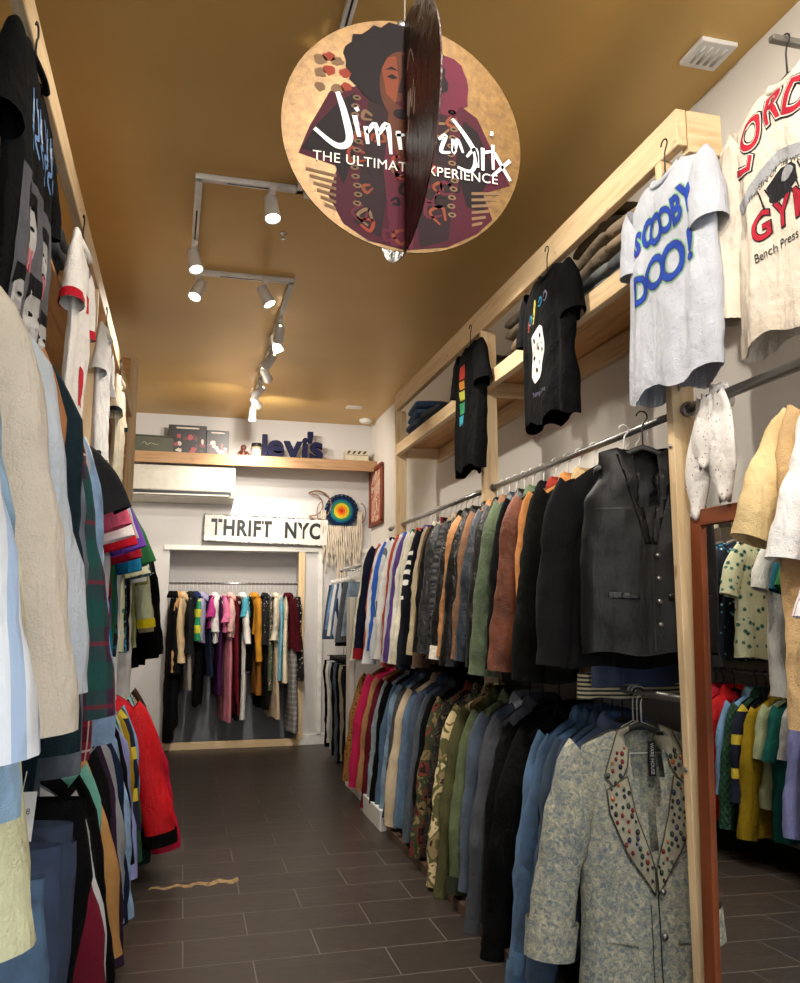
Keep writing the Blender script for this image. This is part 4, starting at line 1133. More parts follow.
# cream LORD'S GYM tee
r_, bo = tee('t_shirt', (1.70, 1.93, 3.13), radians(-90), C('#ddd2c2', .05), "cream sweatshirt with red arched LORD'S lettering hanging at right edge", L=.80, seed=37, wide=1.15, sl=.55, splay=.14, r1=.09, hem=C('#d9cdbc'), amp=.014)
bm = bmesh.new()
def arch(x, y):
    t = x/.26; return (.26*sin(t), y*(1.)+.20*(cos(t)-1)*.9+.0)
red, gry, drk = C('#b8283a'), C('#a6a8ac'), C('#38383c')
def arch2(x, y, R0=.22, sh=0):
    a = x/R0; return ((R0+y)*sin(a), (R0+y)*cos(a)-R0)
for off, mi, lay in ((.012, 2, 0), (.007, 1, .0012), (.003, 0, .0024)):
    b2 = bmesh.new(); font_bm(b2, "LORD'S", .15, (0, 0), offset=off, warp=lambda x, y: arch2(x*.9, y, .17), spacing=1.06)
    mp = {v: bm.verts.new((v.co.x, v.co.y-.22, lay)) for v in b2.verts}
    for f in b2.faces:
        try: nf = bm.faces.new([mp[v] for v in f.verts]); nf.material_index = mi
        except ValueError: pass
    b2.free()
poly_bm(bm, [(-.22, -.43), (-.2, -.47), (.0, -.40), (.0, -.36)], 3); poly_bm(bm, [(.22, -.43), (.0, -.36), (.0, -.40), (.2, -.47)], 3)
font_bm(bm, 'THE SIN OF THE WORLD', .026, (0, -.405), mi=2, warp=lambda x, y: (x, y-abs(x)*.33))
poly_bm(bm, ell(0, -.47, .07, .05, 16, .2, 5), 2, -.0005); poly_bm(bm, ell(.03, -.45, .03, .02, 10, .2, 6), 3, .0005)
for k in range(7): stroke_bm(bm, [(-.1+.03*k, -.44-.01*(k % 2)), (-.08+.03*k, -.49), (-.07+.03*k, -.52)], .007, 2)
for off, mi, lay in ((.006, 2, 0), (.002, 0, .0012)):
    b2 = bmesh.new(); font_bm(b2, 'GYM', .12, (0, -.56), offset=off, spacing=1.2)
    mp = {v: bm.verts.new((v.co.x, v.co.y, lay)) for v in b2.verts}
    for f in b2.faces:
        try: nf = bm.faces.new([mp[v] for v in f.verts]); nf.material_index = mi
        except ValueError: pass
    b2.free()
font_bm(bm, 'Bench Press This', .04, (0, -.645), mi=2)
drape(bm, bo.data, 'lettering', [red, C('#e9e4da'), drk, gry], r_, .002, .012)
o = origin_box('wall_hook', (1.66, 1.92, 3.15), (.40, .025, .02), M['steel'], rz=0); o.location = (1.85, 1.93, 3.12)
tag(o, 'steel wall hook bearing the cream sweatshirt', 'hook')
# left wall tees (front faces the aisle)
r_, bo = tee('t_shirt', (-.425, 2.16, 2.93), radians(90), C('#15161a', .1), 'long black band tee with grey portraits and blue lettering hanging at left', L=.80, seed=41, wide=1.12, sl=.24, splay=.10, amp=.012, d=.028)
bm = bmesh.new()
for k in range(7):
    x = -.14+.045*k; stroke_bm(bm, [(x, -.25), (x+.018, -.34), (x-.01, -.36), (x+.02, -.40)], .014, 0)
    stroke_bm(bm, [(x+.01, -.27), (x+.02, -.33)], .016, 4)
poly_bm(bm, [(-.22, -.48), (.2, -.46), (.21, -.90), (-.22, -.91)], 1)
for cx, cz, s in ((-.11, -.60, 1.), (.08, -.60, .9), (-.02, -.80, 1.1), (.14, -.80, .8), (-.17, -.80, .8)):
    poly_bm(bm, ell(cx, cz, .055*s, .085*s, 18, .04, int(cx*100)), 2, .0008)
    poly_bm(bm, [(cx-.06*s, cz+.03*s), (cx-.05*s, cz+.1*s), (cx+.05*s, cz+.1*s), (cx+.06*s, cz+.03*s), (cx+.03*s, cz+.06*s), (cx-.03*s, cz+.055*s)], 3, .0016)
    for sx in (-1, 1): poly_bm(bm, ell(cx+sx*.022*s, cz+.012*s, .013*s, .006*s, 8), 3, .0016)
    poly_bm(bm, ell(cx, cz-.045*s, .02*s, .007*s, 8), 3, .0016); stroke_bm(bm, [(cx, cz+.01), (cx+.008, cz-.02), (cx-.005, cz-.022)], .004, 3)
for x, z in ((-.15, -.70), (.03, -.70)):
    for j in range(4): poly_bm(bm, [(x+.02*j, z), (x+.02*j+.011, z+.003), (x+.02*j+.017, z+.06), (x+.02*j+.004, z+.06)], 5, .002)
drape(bm, bo.data, 'print', [C('#6f93c4'), C('#5e5e64'), C('#b4b2b0'), C('#26262a'), C('#b8c4d4'), C('#cf6a78')], r_, .002, .02)
r_, bo = tee('t_shirt', (-.42, 3.2, 2.90), radians(90), C('#e6e2dc', .04), 'white tee with red trimmed sleeves hanging on the left beam', L=.66, seed=43, wide=.8, sl=.24, splay=.06, d=.024, amp=.008, cuff=C('#bc1a2c'))
bm = bmesh.new(); poly_bm(bm, ell(0, -.33, .07, .035, 18, .1, 2), 0); poly_bm(bm, [(-.1, -.60), (.02, -.62), (.05, -.72), (-.08, -.74)], 0)
drape(bm, bo.data, 'print', [C('#c02030')], r_, .002)
r_, bo = tee('t_shirt', (-.42, 4.2, 2.90), radians(90), C('#dfdedc', .04), 'plain white tee hanging on the left beam before the plywood partition', L=.66, seed=45, wide=.95, d=.024, amp=.008)
r_, bo = tee('t_shirt', (-.42, 5.15, 2.92), radians(90), C('#e6dcc4', .04), 'cream ringer tee with dark cuffs hanging farthest along left beam', L=.72, seed=47, wide=.95, d=.024, amp=.008, cuff=C('#26303c'))

# bandana scarf tied round the near rail
root = empty('scarf', (1.70, 2.32, ZU)); tag(root, 'white patterned scarf tied around the thick near rail', 'scarf')
sm = spots('#e0dcd8', '#6e6a70', None, 60, .16)
b = MB(); b.tube([(.03*cos(a), .012*sin(a*.5), .03*sin(a)) for a in [2*pi*k/16 for k in range(17)]], [.017+.006*sin(k*2.3) for k in range(17)], 10); b.build('knot', sm, root)
for sx, y, Ls in ((-.045, -.04, .36), (-.03, .07, .40), (-.05, .015, .24)):
    b = MB(); rings = []
    for i in range(19):
        t = i/18; w = .022+.05*sin(pi*min(1, t*1.15)*.8)*(1 if t < .75 else max(.05, (1-t)/.25))
        rings.append([(sx-.02*t+.014*cos(a)*(1+.3*sin(5*a))+.004*sin(9*t), y*(1+.6*t)+w*sin(a), -Ls*t+.01*sin(a*3)) for a in [2*pi*k/16 for k in range(16)]])
    b.loft(rings, cap=True); b.build('tail', sm, root)

# mirror
root = empty('standing_mirror', (1.607, 2.46, 0.), (0, radians(1.3), radians(1.8)))
tag(root, 'tall wood framed mirror leaning beside the near pine post', 'mirror')
H_, W_ = 1.76, .62
def mp(name, y0, y1, z0, z1, x0=0, x1=.028, m=None):
    b = MB(); b.box(((x0+x1)/2, (y0+y1)/2, (z0+z1)/2), (x1-x0, y1-y0, z1-z0), bev=.002 if x1-x0 > .01 else 0); o = b.build(name, m or M['red_wood'], root); auto_smooth(o); return o
mp('frame_stile', -.055, 0, 0, H_); mp('frame_stile', -W_, -W_+.055, 0, H_); mp('frame_rail', -W_+.055, -.055, H_-.055, H_, m=pine('Y', '#743a1a', '#582a12')); mp('frame_rail', -W_+.055, -.055, 0, .07, m=pine('Y', '#743a1a', '#582a12'))
mt = NT('mirror_silver', .005, 1.); mt.base('#eef0ee')
mp('mirror_glass', -W_+.053, -.053, .068, H_-.053, .012, .018, mt.m)
mp('backing', -W_+.02, -.02, .02, H_-.02, .0281, .032, plain('#5a4030', .8))

# ------------------------------------------------------------------ hanging round cut-out sign
cx, cy, cz, CR = .49, 1.85, 2.59, .306
root = empty('hanging_display', (cx, cy, cz)); tag(root, 'round crossed cardboard record display hanging from the ceiling', 'hanging sign')
gold = NT('gold_card', .42, .35); gn = gold.noise(gold.coord((1, 1, 1)), 40, 5, .7); gold.base(gold.ramp(gn, [(.3, '#5e4424'), (.7, '#866638')])); gold.bump(gn, .3, .003); gold = gold.m
cardm = plain('#5a2418', .35, .1, nm='printed_card')
def disc(name, ang, m):
    b = MB(); n = 72
    rings = []
    for y in (-.002, .002): rings.append([(CR*cos(2*pi*k/n)*cos(ang)-y*sin(ang), CR*cos(2*pi*k/n)*sin(ang)+y*cos(ang), CR*sin(2*pi*k/n)) for k in range(n)])
    b.loft(rings, cap=True); o = b.build(name, m, root); auto_smooth(o); return o
d1 = disc('disc', 0, gold); d2 = disc('disc', pi/2, leather('#4a2014', .35))
PAL = [plain(dark(c, .62) if c not in ('#e8eef0', '#f0e8dc') else c, .6, 0., .15, nm='printed_ink') for c in ('#24151c', '#8a4a30', '#c4603c', '#6a1a34', '#8a2a48', '#b8906a', '#e8eef0', '#d8553a', '#3a2028', '#f0e8dc')]
bm = bmesh.new()
def clipc(pts): # keep inside the disc
    out = []
    for x, y in pts:
        r = sqrt(x*x+y*y); k = min(1, CR*.985/r) if r else 1
        out.append((x*k, y*k))
    return out
S = CR
def pp(pts, mi, z): poly_bm(bm, clipc([(x*S, y*S) for x, y in pts]), mi, z)
# jacket
pp([(-.62, .28), (-.25, .42), (.0, .38), (.3, .44), (.62, .24), (.78, -.1), (.9, -.32), (.66, -.42), (.74, -.64), (.6, -.78), (.35, -.92), (0, -.99), (-.3, -.94), (-.5, -.82), (-.62, -.6), (-.55, -.35), (-.86, -.28), (-.78, -.05)], 3, .0002)
pp([(-.55, .2), (-.42, .3), (-.38, -.1), (-.5, -.5), (-.6, -.28), (-.84, -.24), (-.72, -.02)], 0, .0005)
pp([(.5, .2), (.62, .12), (.76, -.2), (.66, -.4), (.68, -.6), (.52, -.55), (.42, -.2)], 0, .0005)
pp([(-.3, .3), (-.12, .36), (-.1, -.2), (-.2, -.9), (-.42, -.8), (-.36, -.3)], 8, .0006)
pp([(.12, .36), (.34, .34), (.42, -.3), (.36, -.86), (.12, -.95), (.06, -.3)], 8, .0006)
pp([(-.12, .22), (.1, .22), (.14, -.3), (.06, -.97), (-.12, -.96), (-.18, -.3)], 4, .0007)
AR = random.Random(12)
for k in range(46):   # swirls of the embroidered cloth
    x, y = AR.uniform(-.38, .42), AR.uniform(-.88, .25)
    a = AR.uniform(0, 6.28); l = AR.uniform(.05, .13)
    pts = [(x, y), (x+l*cos(a), y+l*sin(a)), (x+l*cos(a+.9)*1.2, y+l*sin(a+.9)*1.2), (x+l*.5*cos(a+2), y+l*.5*sin(a+2))]
    if all(px*px+py*py < .9 for px, py in pts):
        b2 = bmesh.new(); stroke_bm(b2, [(p[0]*S, p[1]*S) for p in pts], .009, AR.choice((7, 4, 2, 5, 0)))
        mpv = {v: bm.verts.new((v.co.x, v.co.y, .0010)) for v in b2.verts}
        for f in b2.faces: nf = bm.faces.new([mpv[v] for v in f.verts]); nf.material_index = f.material_index
        b2.free()
for sx in (-1, 1):       # braid loops down both sides
    for k in range(13):
        y = .26-.075*k; x = sx*(.40+.015*sin(k))
        pp(ell(x, y, .035, .022, 10), 5, .0012); pp(ell(x, y, .018, .010, 8), 0, .0014)
    for k in range(6):   # gold cuff bars
        y = -.42-.055*k; x0, x1 = sx*.56, sx*(.80-.03*k)
        pp([(x0, y), (x1, y+.03), (x1, y+.005), (x0, y-.025)], 5, .0009)
for k in range(9):   # loops on left background
    x, y = -.78+.07*(k % 4), .55-.12*(k//3)+.03*(k % 2)
    pp(ell(x+.08, y, .05, .04, 12, .25, k), 7 if k % 2 else 5, .0006)
def hp(pts, mi, z): pp([(x*1.18-.02, .93+(y-.95)*1.32) for x, y in pts], mi, z)
# hair, face, neck
hp(ell(-.04, .68, .36, .29, 40, .09, 4), 0, .0015)
hp(ell(.32, .62, .17, .2, 20, .12, 8), 4, .0012)
hp([(-.1, .40), (.1, .40), (.12, .18), (0, .08), (-.12, .18)], 1, .0016)
hp(ell(-.01, .56, .155, .235, 28), 1, .0019)
hp([(-.01, .78), (.10, .74), (.14, .58), (.10, .42), (.0, .34)], 8, .0021)
hp([(-.15, .66), (-.11, .74), (-.05, .76), (-.03, .60), (-.05, .44), (-.12, .50)], 2, .0021)
for sx in (-1, 1):
    hp([(sx*.035, .615), (sx*.08, .635), (sx*.115, .61), (sx*.07, .60)], 0, .0024); hp([(sx*.03, .66), (sx*.08, .685), (sx*.13, .655), (sx*.08, .665)], 0, .0024)
hp([(-.012, .62), (.012, .62), (.035, .515), (-.035, .515)], 8, .0023)
hp([(-.06, .445), (0, .47), (.06, .445), (.0, .42)], 3, .0024); hp(ell(-.01, .375, .06, .035, 12), 0, .0022)
# brush script and caption
J = []
def st(pts, w=.035): J.append(([(x*S, y*S) for x, y in pts], w*S))
st([(-.56, .28), (-.50, .1), (-.46, -.12), (-.56, -.18), (-.74, -.06)], .06)
st([(-.42, .10), (-.38, -.08)], .045); st([(-.41, .17), (-.39, .14)], .04)
st([(-.33, .02), (-.31, -.13)], .04); st([(-.32, -.04), (-.25, .05), (-.22, -.13)], .04); st([(-.22, -.03), (-.15, .06), (-.12, -.19)], .045)
st([(-.06, .02), (-.04, -.14)], .045); st([(-.08, -.02), (.02, .0)], .03)
st([(.02, -.08), (.2, -.04), (.26, -.03)], .02)
st([(.28, .0), (.34, .04), (.30, -.10), (.38, -.10)], .035); st([(.40, .02), (.41, -.10), (.44, .02), (.49, -.09)], .035)
st([(.40, .20), (.52, .05), (.60, -.1), (.56, -.24), (.44, -.22)], .04); st([(.52, -.12), (.60, -.04), (.62, -.2)], .03)
st([(.66, -.02), (.66, -.22)], .035); st([(.67, -.06), (.74, -.04)], .03); st([(.75, .02), (.75, -.2)], .03); st([(.74, .1), (.745, .14)], .03)
st([(.76, -.05), (.90, -.28)], .035); st([(.90, -.10), (.74, -.26)], .035)
for pts, w in J:
    b2 = bmesh.new(); stroke_bm(b2, clipc(pts), w, 6)
    mpv = {v: bm.verts.new((v.co.x, v.co.y, .0030)) for v in b2.verts}
    for f in b2.faces: nf = bm.faces.new([mpv[v] for v in f.verts]); nf.material_index = 6
    b2.free()
b2 = bmesh.new(); font_bm(b2, 'THE ULTIMATE EXPERIENCE', .036, (0.02*S, -.29*S), spacing=1.05, mi=9)
mpv = {v: bm.verts.new((v.co.x, v.co.y, .0032)) for v in b2.verts}
for f in b2.faces:
    nf = bm.faces.new([mpv[v] for v in f.verts]); nf.material_index = 9
b2.free()
def flat(bm, name, mats, parent, loc=(0, 0, 0), rot=(pi/2, 0, 0)):
    me = bpy.data.meshes.new(name); bm.to_mesh(me); bm.free()
    for m in mats: me.materials.append(m)
    o = bpy.data.objects.new(name, me); COL.objects.link(o); o.parent = parent; o.location = loc; o.rotation_euler = rot
    return o
flat(bm, 'printed_artwork', PAL, d1, (0, -.0024, 0))
bm = bmesh.new()
for pts, w in (([(.1, .5), (.2, .62), (.3, .45)], .012), ([(.1, .1), (.14, .3), (.16, .05), (.2, .28), (.24, .1), (.3, .3)], .018), ([(.12, -.1), (.2, .2)], .012), ([(.3, .0), (.34, .2)], .014)):
    stroke_bm(bm, [(x*S, y*S) for x, y in pts], w*S*1.6, 0)
o = flat(bm, 'printed_artwork', [PAL[9]], d2, (-.0026, 0, 0), (pi/2, 0, -pi/2))
b = MB(); b.tube([(0, 0, CR-.01), (0, 0, ZC-cz)], .0012, 6); b.build('cord', M['whang'], root)
b = MB(); b.box((0, 0, CR-.005), (.04, .012, .02), bev=.003); b.build('clip', M['steel'], root)

# ------------------------------------------------------------------ track lighting
tm = plain('#d9d6d0', .35); lens = emis('lamp_lens', '#fff3de', 26.)
def track(pts, label):
    o = empty('light_track', (*pts[0], ZC)); tag(o, label, 'light track')
    for a, c in zip(pts, pts[1:]):
        dx, dy = c[0]-a[0], c[1]-a[1]; l = sqrt(dx*dx+dy*dy)
        b = MB(); b.box(((a[0]+c[0])/2-pts[0][0], (a[1]+c[1])/2-pts[0][1], -.016), (l+.036, .036, .03), rot=atan2(dy, dx), bev=.002); b.build('channel', tm, o)
        b = MB(); b.box(((a[0]+c[0])/2-pts[0][0], (a[1]+c[1])/2-pts[0][1], -.0315), (l*.45, .008, .002), rot=atan2(dy, dx)); b.build('slot', M['black'], o)
    b = MB(); b.box((0, 0, -.022), (.07, .07, .045), bev=.004); b.build('corner_joint', tm, o)
    return o
track([(.50, 1.2), (.50, 4.0), (0, 4.0), (-.02, 5.2), (.61, 5.2), (.62, 8.7)], 'white ceiling track stepping round corners down the shop ceiling')
track([(.50, 1.2), (.50, -1.6)], 'white ceiling track over the shop entrance')
track([(.56, 4.0), (1.15, 4.0)], 'short white ceiling track behind the round display')
LW = 48.
def lamp(x, y, dirv, label, power=LW, on=True, cone=95):
    o = empty('spot_light', (x, y, ZC-.03)); tag(o, label, 'spotlight')
    b = MB(); b.box((0, 0, -.018), (.034, .12, .034), bev=.003); b.build('adapter', tm, o)
    b = MB(); b.tube([(0, 0, -.03), (0, 0, -.085)], .008, 8); b.build('stem', tm, o)
    dv = Vector(dirv).normalized(); p = Vector((0, 0, -.10))
    up = Vector((0, 0, 1)) if abs(dv.z) < .95 else Vector((1, 0, 0))
    a = dv.cross(up).normalized(); c = dv.cross(a)
    def ring(q, r): return [q+a*cos(2*pi*k/20)*r+c*sin(2*pi*k/20)*r for k in range(20)]
    b = MB(); b.loft([ring(p-dv*.07, .012), ring(p-dv*.062, .032), ring(p-dv*.0, .036), ring(p+dv*.07, .043), ring(p+dv*.075, .043), ring(p+dv*.07, .036), ring(p+dv*.05, .026)], cap=False)
    sh = b.build('shade', tm, o)
    b = MB(); b.loft([ring(p+dv*.066, .0005), ring(p+dv*.066, .0355)]); b.build('lens', lens, sh)
    L = bpy.data.lights.new('spot', 'SPOT'); L.energy = power; L.spot_size = radians(cone); L.spot_blend = .7; L.shadow_soft_size = .03; L.color = (1, .92, .81)
    lo = bpy.data.objects.new('spot', L); COL.objects.link(lo); lo.parent = o; lo.location = p+dv*.085
    lo.rotation_euler = dv.to_track_quat('-Z', 'Y').to_euler()
lamp(.36, 4.0, (.1, -.25, -1), 'white spotlight on the upper cross track left of the round display', cone=120)
lamp(-.01, 4.75, (.2, -.3, -1), 'white spotlight halfway down the left run of track')
lamp(.02, 5.2, (-.35, -.4, -1), 'white spotlight at the lower left track corner')
lamp(.44, 5.2, (.5, -.2, -1), 'white cylinder spotlight right of centre on second cross track')
lamp(.61, 5.9, (.0, 1., -.5), 'lit white spotlight high on the long far track run', power=80, cone=60)
lamp(.61, 6.15, (.4, .1, -1), 'white spotlight second along the long far track run')
lamp(.61, 6.6, (-.5, 1., -.55), 'flared white spotlight aimed left on the far track', power=70, cone=85)
lamp(.61, 7.0, (.5, .9, -.6), 'flared white spotlight aimed right on the far track', power=60, cone=85)
lamp(.61, 7.6, (-.6, .9, -.5), 'smaller spotlight aimed left near the track end', power=26, cone=120)
lamp(.61, 8.0, (.5, .9, -.35), 'smaller spotlight aimed right near the track end', power=26, cone=120)
lamp(.62, 8.5, (0, .35, -1), 'last spotlight at the far end of the track', power=50, cone=120)
lamp(1.05, 4.0, (.35, -.1, -1), 'white spotlight just below the round display')
lamp(.50, 2.9, (.9, -.0, -1), 'spotlight above and behind the round display', power=40, cone=120)
lamp(.50, 2.3, (-.7, .3, -1), 'spotlight over the left rail near the round display', power=26)
lamp(.50, 1.35, (.9, .15, -.9), 'spotlight near the entrance aimed at the near right rail', power=40, cone=120)
lamp(.50, .5, (.55, .85, -.7), 'spotlight over the entrance aimed at the right racks', power=60, cone=110)
lamp(.50, 0., (-.3, 1.1, -.6), 'spotlight over the entrance aimed at the left rail', power=22, cone=110)
lamp(.50, -.8, (.15, 1, -.45), 'spotlight over the entrance aimed down the aisle', power=60, cone=100)

# ceiling fittings
b = MB(); b.box((0, 0, -.01), (.155, .155, .02), bev=.003); o = b.build('ceiling_vent', M['white'], loc=(1.90, 2.565, ZC)); auto_smooth(o); tag(o, 'square white ceiling vent above the grey tee', 'vent')
for k in range(4):
    b = MB(); b.box((-.045+.03*k, 0, -.0215), (.012, .10, .003)); b.build('louvre', plain('#bdbab4', .5), o)
b = MB(); b.box((0, 0, -.008), (.16, .10, .016), bev=.003); o = b.build('ceiling_vent', M['white'], loc=(1.68, 8.45, ZC)); auto_smooth(o); tag(o, 'small flat white ceiling plate near the back wall', 'vent')
b = MB(); b.loft([[(r*cos(2*pi*k/24), r*sin(2*pi*k/24), z) for k in range(24)] for r, z in ((.07, 0), (.07, -.02), (.055, -.04), (.02, -.045))], cap=True); o = b.build('smoke_detector', M['white'], loc=(1.92, 9.0, ZC)); tag(o, 'round white smoke detector in the back right ceiling corner', 'smoke detector')
b = MB(); b.loft([[(r*cos(2*pi*k/16), r*sin(2*pi*k/16), z) for k in range(16)] for r, z in ((.022, 0), (.022, -.006), (.008, -.008), (.008, -.03), (.014, -.034))], cap=True); o = b.build('sprinkler', M['chrome'], loc=(.48, 4.55, ZC)); tag(o, 'tiny chrome sprinkler head in the bronze ceiling', 'sprinkler')

# ------------------------------------------------------------------ back wall fittings
# air conditioner
t = empty('air_conditioner', (-.07, 9.2, 2.6)); tag(t, 'long white split air conditioner on the back wall below the shelf', 'air conditioner')
prof = [(.0, .0), (-.19, .03), (-.21, .08), (-.22, .3), (-.2, .36), (-.02, .37), (.095, .37), (.095, .0)]
b = MB(); b.loft([[(x, y, z) for y, z in prof] for x in (-.56, .56)], cap=True); o = b.build('housing', plain('#c9c4b8', .45), t, smooth=False)
b = MB(); b.box((0, -.208, .075), (1.04, .03, .035)); b.build('outlet', M['black'], t, smooth=False)
b = MB(); b.box((0, -.224, .052), (1.0, .008, .014)); b.build('louvre', plain('#c9c5bc', .4), t, smooth=False)
b = MB(); b.tube([(-.5, -.222, .1), (.5, -.222, .1)], .0015, 4); b.build('seam', M['graywood'], t)
# THRIFT NYC sign
t = empty('painted_sign', (.86, 9.24, 2.32), (0, radians(1.2), 0)); tag(t, 'long white board sign painted THRIFT NYC in black stencil', 'sign')
b = MB(); b.box((0, 0, 0), (1.36, .04, .30), bev=.003); o = b.build('board', plain('#dedbd4', .6), t); auto_smooth(o)
bm = bmesh.new(); font_bm(bm, 'THRIFT  NYC', .24, (0, 0), offset=.009, spacing=1.12, sx=.9)
xm, xM = min(v.co.x for v in bm.verts), max(v.co.x for v in bm.verts)
for v in bm.verts: v.co.x = (v.co.x-(xm+xM)/2)*1.20/(xM-xm)
flat(bm, 'lettering', [M['black']], o, (.0, -.0215, 0))
bm = bmesh.new(); ER = random.Random(5)
for s in (-1, 1):
    for k in range(26):
        x = -.66+1.32*k/25; poly_bm(bm, ell(x, s*.147, ER.uniform(.01, .05), ER.uniform(.002, .009), 9, .3, k))
for k in range(8): poly_bm(bm, ell(-.674, -.14+.04*k, .006, .03, 8, .3, k)); 
for v in bm.verts: v.co.x = max(-.679, min(.679, v.co.x)); v.co.y = max(-.149, min(.149, v.co.y))
flat(bm, 'edge_paint', [M['black']], o, (0, -.0213, 0))
bm = bmesh.new()
for x in (-.53, -.34, -.155, -.03, .06, .19, .395, .60): poly_bm(bm, [(x-.004, -.11), (x+.004, -.11), (x+.004, .11), (x-.004, .11)])
o2 = flat(bm, 'stencil_gap', [plain('#dedbd4', .6)], o, (0, -.0219, 0))
# crescent moon of cane
t = empty('cane_moon', (1.42, 9.24, 2.62)); tag(t, 'cane crescent moon ornament above the painted sign', 'ornament')
cane = plain('#8c6a52', .7)
b = MB(); b.tube([(.16*cos(a), 0, .16*sin(a)) for a in [radians(x) for x in range(-125, 131, 12)]], .010, 8); b.build('hoop', cane, t)
b = MB(); b.tube([(-.06+.125*cos(a), 0, .125*sin(a)) for a in [radians(x) for x in range(-100, 101, 12)]], .007, 8); b.build('hoop', cane, t)
# dreamcatcher
t = empty('wall_hanging', (1.70, 9.24, 2.56)); tag(t, 'rainbow ringed macrame dreamcatcher on the back wall', 'wall hanging')
rc = ['#c8321c', '#d86a1c', '#e0a428', '#d8c23a', '#3a8a5a', '#1f6a80', '#1c3a6a', '#20304a']
for i, c in enumerate(rc):
    r0, r1 = i*.022, (i+1)*.022
    b = MB(); b.loft([[(r*cos(2*pi*k/40), y, r*sin(2*pi*k/40)) for k in range(40)] for r, y in ((max(r0, .0005), 0), ((r0+r1)/2, -.012), (r1, 0))]); b.build('colour_ring', C(c), t)
b = MB(); b.tube([(.185*cos(2*pi*k/48), 0, .185*sin(2*pi*k/48)) for k in range(49)], [.006+.005*(k % 2) for k in range(49)], 6); b.build('hoop', C('#24405c'), t)
cord = C('#cfc2ae')
b = MB(); b.tube([(-.12, 0, .14), (0, .0, .36), (.12, 0, .14)], .0025, 6); b.build('cord', cord, t)
for k in range(23):
    x = -.23+.46*k/22; top = -.17 if abs(x) < .17 else .0; Lh = .30+.18*abs(sin(k*1.3))+.35*(abs(x) < .06)+(.12 if abs(x) > .15 else 0)
    b = MB(); pts = [(x+.006*sin(i*1.1+k), -.01+.004*cos(i), top-Lh*i/8) for i in range(9)]
    b.tube(pts, [.007+.006*(i % 2) for i in range(8)]+[.003], 7); b.build('tassel', cord, t)
b = MB()
for k in range(9):
    for s in (-1, 1): b.tube([(-.16+.04*k, -.004, -.18), (-.16+.04*k+s*.08, -.004, -.32)], .0025, 5)
b.build('net', cord, t)
for s in (-1, 1):
    b = MB(); b.tube([(.23*s+.05*cos(a)*s, 0, -.02+.11*sin(a)) for a in [radians(x) for x in range(-100, 101, 20)]], .006, 6); b.build('side_hoop', cane, t)
# framed picture on the right wall
t = empty('framed_picture', (XR-.005, 8.92, 2.70), (0, 0, 0)); tag(t, 'red-brown framed pink print hung on the far right wall', 'picture')
rw = pine('Z', '#7c3a24', '#5c2616')
for n_, a in (('s', (-.02, -.28, 0, .03, .045, .62)), ('s', (-.02, .28, 0, .03, .045, .62))): b = MB(); b.box(a[:3], a[3:], bev=.003); b.build('frame_stile', rw, t)
for z in (-.31, .31): b = MB(); b.box((-.02, 0, z), (.03, .605, .045), bev=.003); b.build('frame_rail', rw, t)
pr_ = camo(('#c48a78', '#d8b8a0', '#b87060', '#e0cbb4'), 7)
b = MB(); b.box((-.01, 0, 0), (.008, .52, .58)); b.build('print', pr_, t, smooth=False)
# things on the back shelf (top z=3.10)
SZ = 3.10
o = origin_box('cardboard_box', (-.40, 9.14, SZ), (.46, .2, .17), plain('#4a4b3c', .6), rz=.06); tag(o, 'olive green flat box with faint script at shelf left end', 'box')
b = MB(); b.box((0, 0, .178), (.475, .215, .016), bev=.002); b.build('lid', plain('#3e4034', .6), o)
bm = bmesh.new(); stroke_bm(bm, [(-.1, 0), (-.06, .02), (-.04, -.01), (0, .01), (.05, -.005), (.08, .004)], .006); flat(bm, 'script', [plain('#a8a488', .4)], o, (0, -.1015, .09))
def picbox(name, x, w, h, seed, label, cols, yaw=0):
    o = origin_box(name, (x, 9.16, SZ), (w, .07, h), plain('#1a1416', .4), rz=yaw); tag(o, label, 'box')
    rr = random.Random(seed); bm = bmesh.new()
    for k in range(15): poly_bm(bm, ell(rr.uniform(-w*.4, w*.4), rr.uniform(-h*.42, h*.15), rr.uniform(.012, .035), rr.uniform(.012, .035), 10, .25, k), rr.randrange(len(cols)), .0001*k)
    poly_bm(bm, [(-w*.3, h*.38), (w*.3, h*.38), (w*.3, h*.43), (-w*.3, h*.43)], 0, .0003)
    flat(bm, 'print', [plain(c, .4, nm='printed_ink') for c in cols], o, (0, -.036, h/2)); return o
picbox('picture_box', -.02, .40, .33, 3, 'larger dark boxed set with red and cream print', ('#cbbfae', '#7a2430', '#a83a40', '#5a2a28'))
picbox('picture_box', .30, .24, .29, 9, 'smaller dark boxed set with crimson print', ('#d0bcb0', '#8c2432', '#4a1c24', '#b05058'), .05)
t = empty('figurine', (.58, 9.14, SZ)); tag(t, 'small dark red-brown figurine beside the black lidded jar', 'figurine')
fm = plain('#5c2c22', .4)
b = MB()
for z, r in ((0, .03),): pass
b.loft([[(r*cos(2*pi*k/14), r*.8*sin(2*pi*k/14), z) for k in range(14)] for z, r in ((0, .02), (.01, .034), (.05, .036), (.08, .02), (.09, .018), (.105, .03), (.13, .03), (.148, .012))], cap=True); b.build('body', fm, t)
for s in (-1, 1):
    b = MB(); b.tube([(s*.03, 0, .07), (s*.055, -.01, .05), (s*.06, -.015, .03)], [.012, .011, .009], 8); b.build('arm', fm, t)
    b = MB(); b.tube([(s*.018, 0, .02), (s*.035, -.03, .012), (s*.04, -.045, .015)], [.014, .014, .012], 8); b.build('leg', fm, t)
t = empty('glass_jar', (.72, 9.14, SZ)); tag(t, 'cream labelled jar with black lid on the back shelf', 'jar')
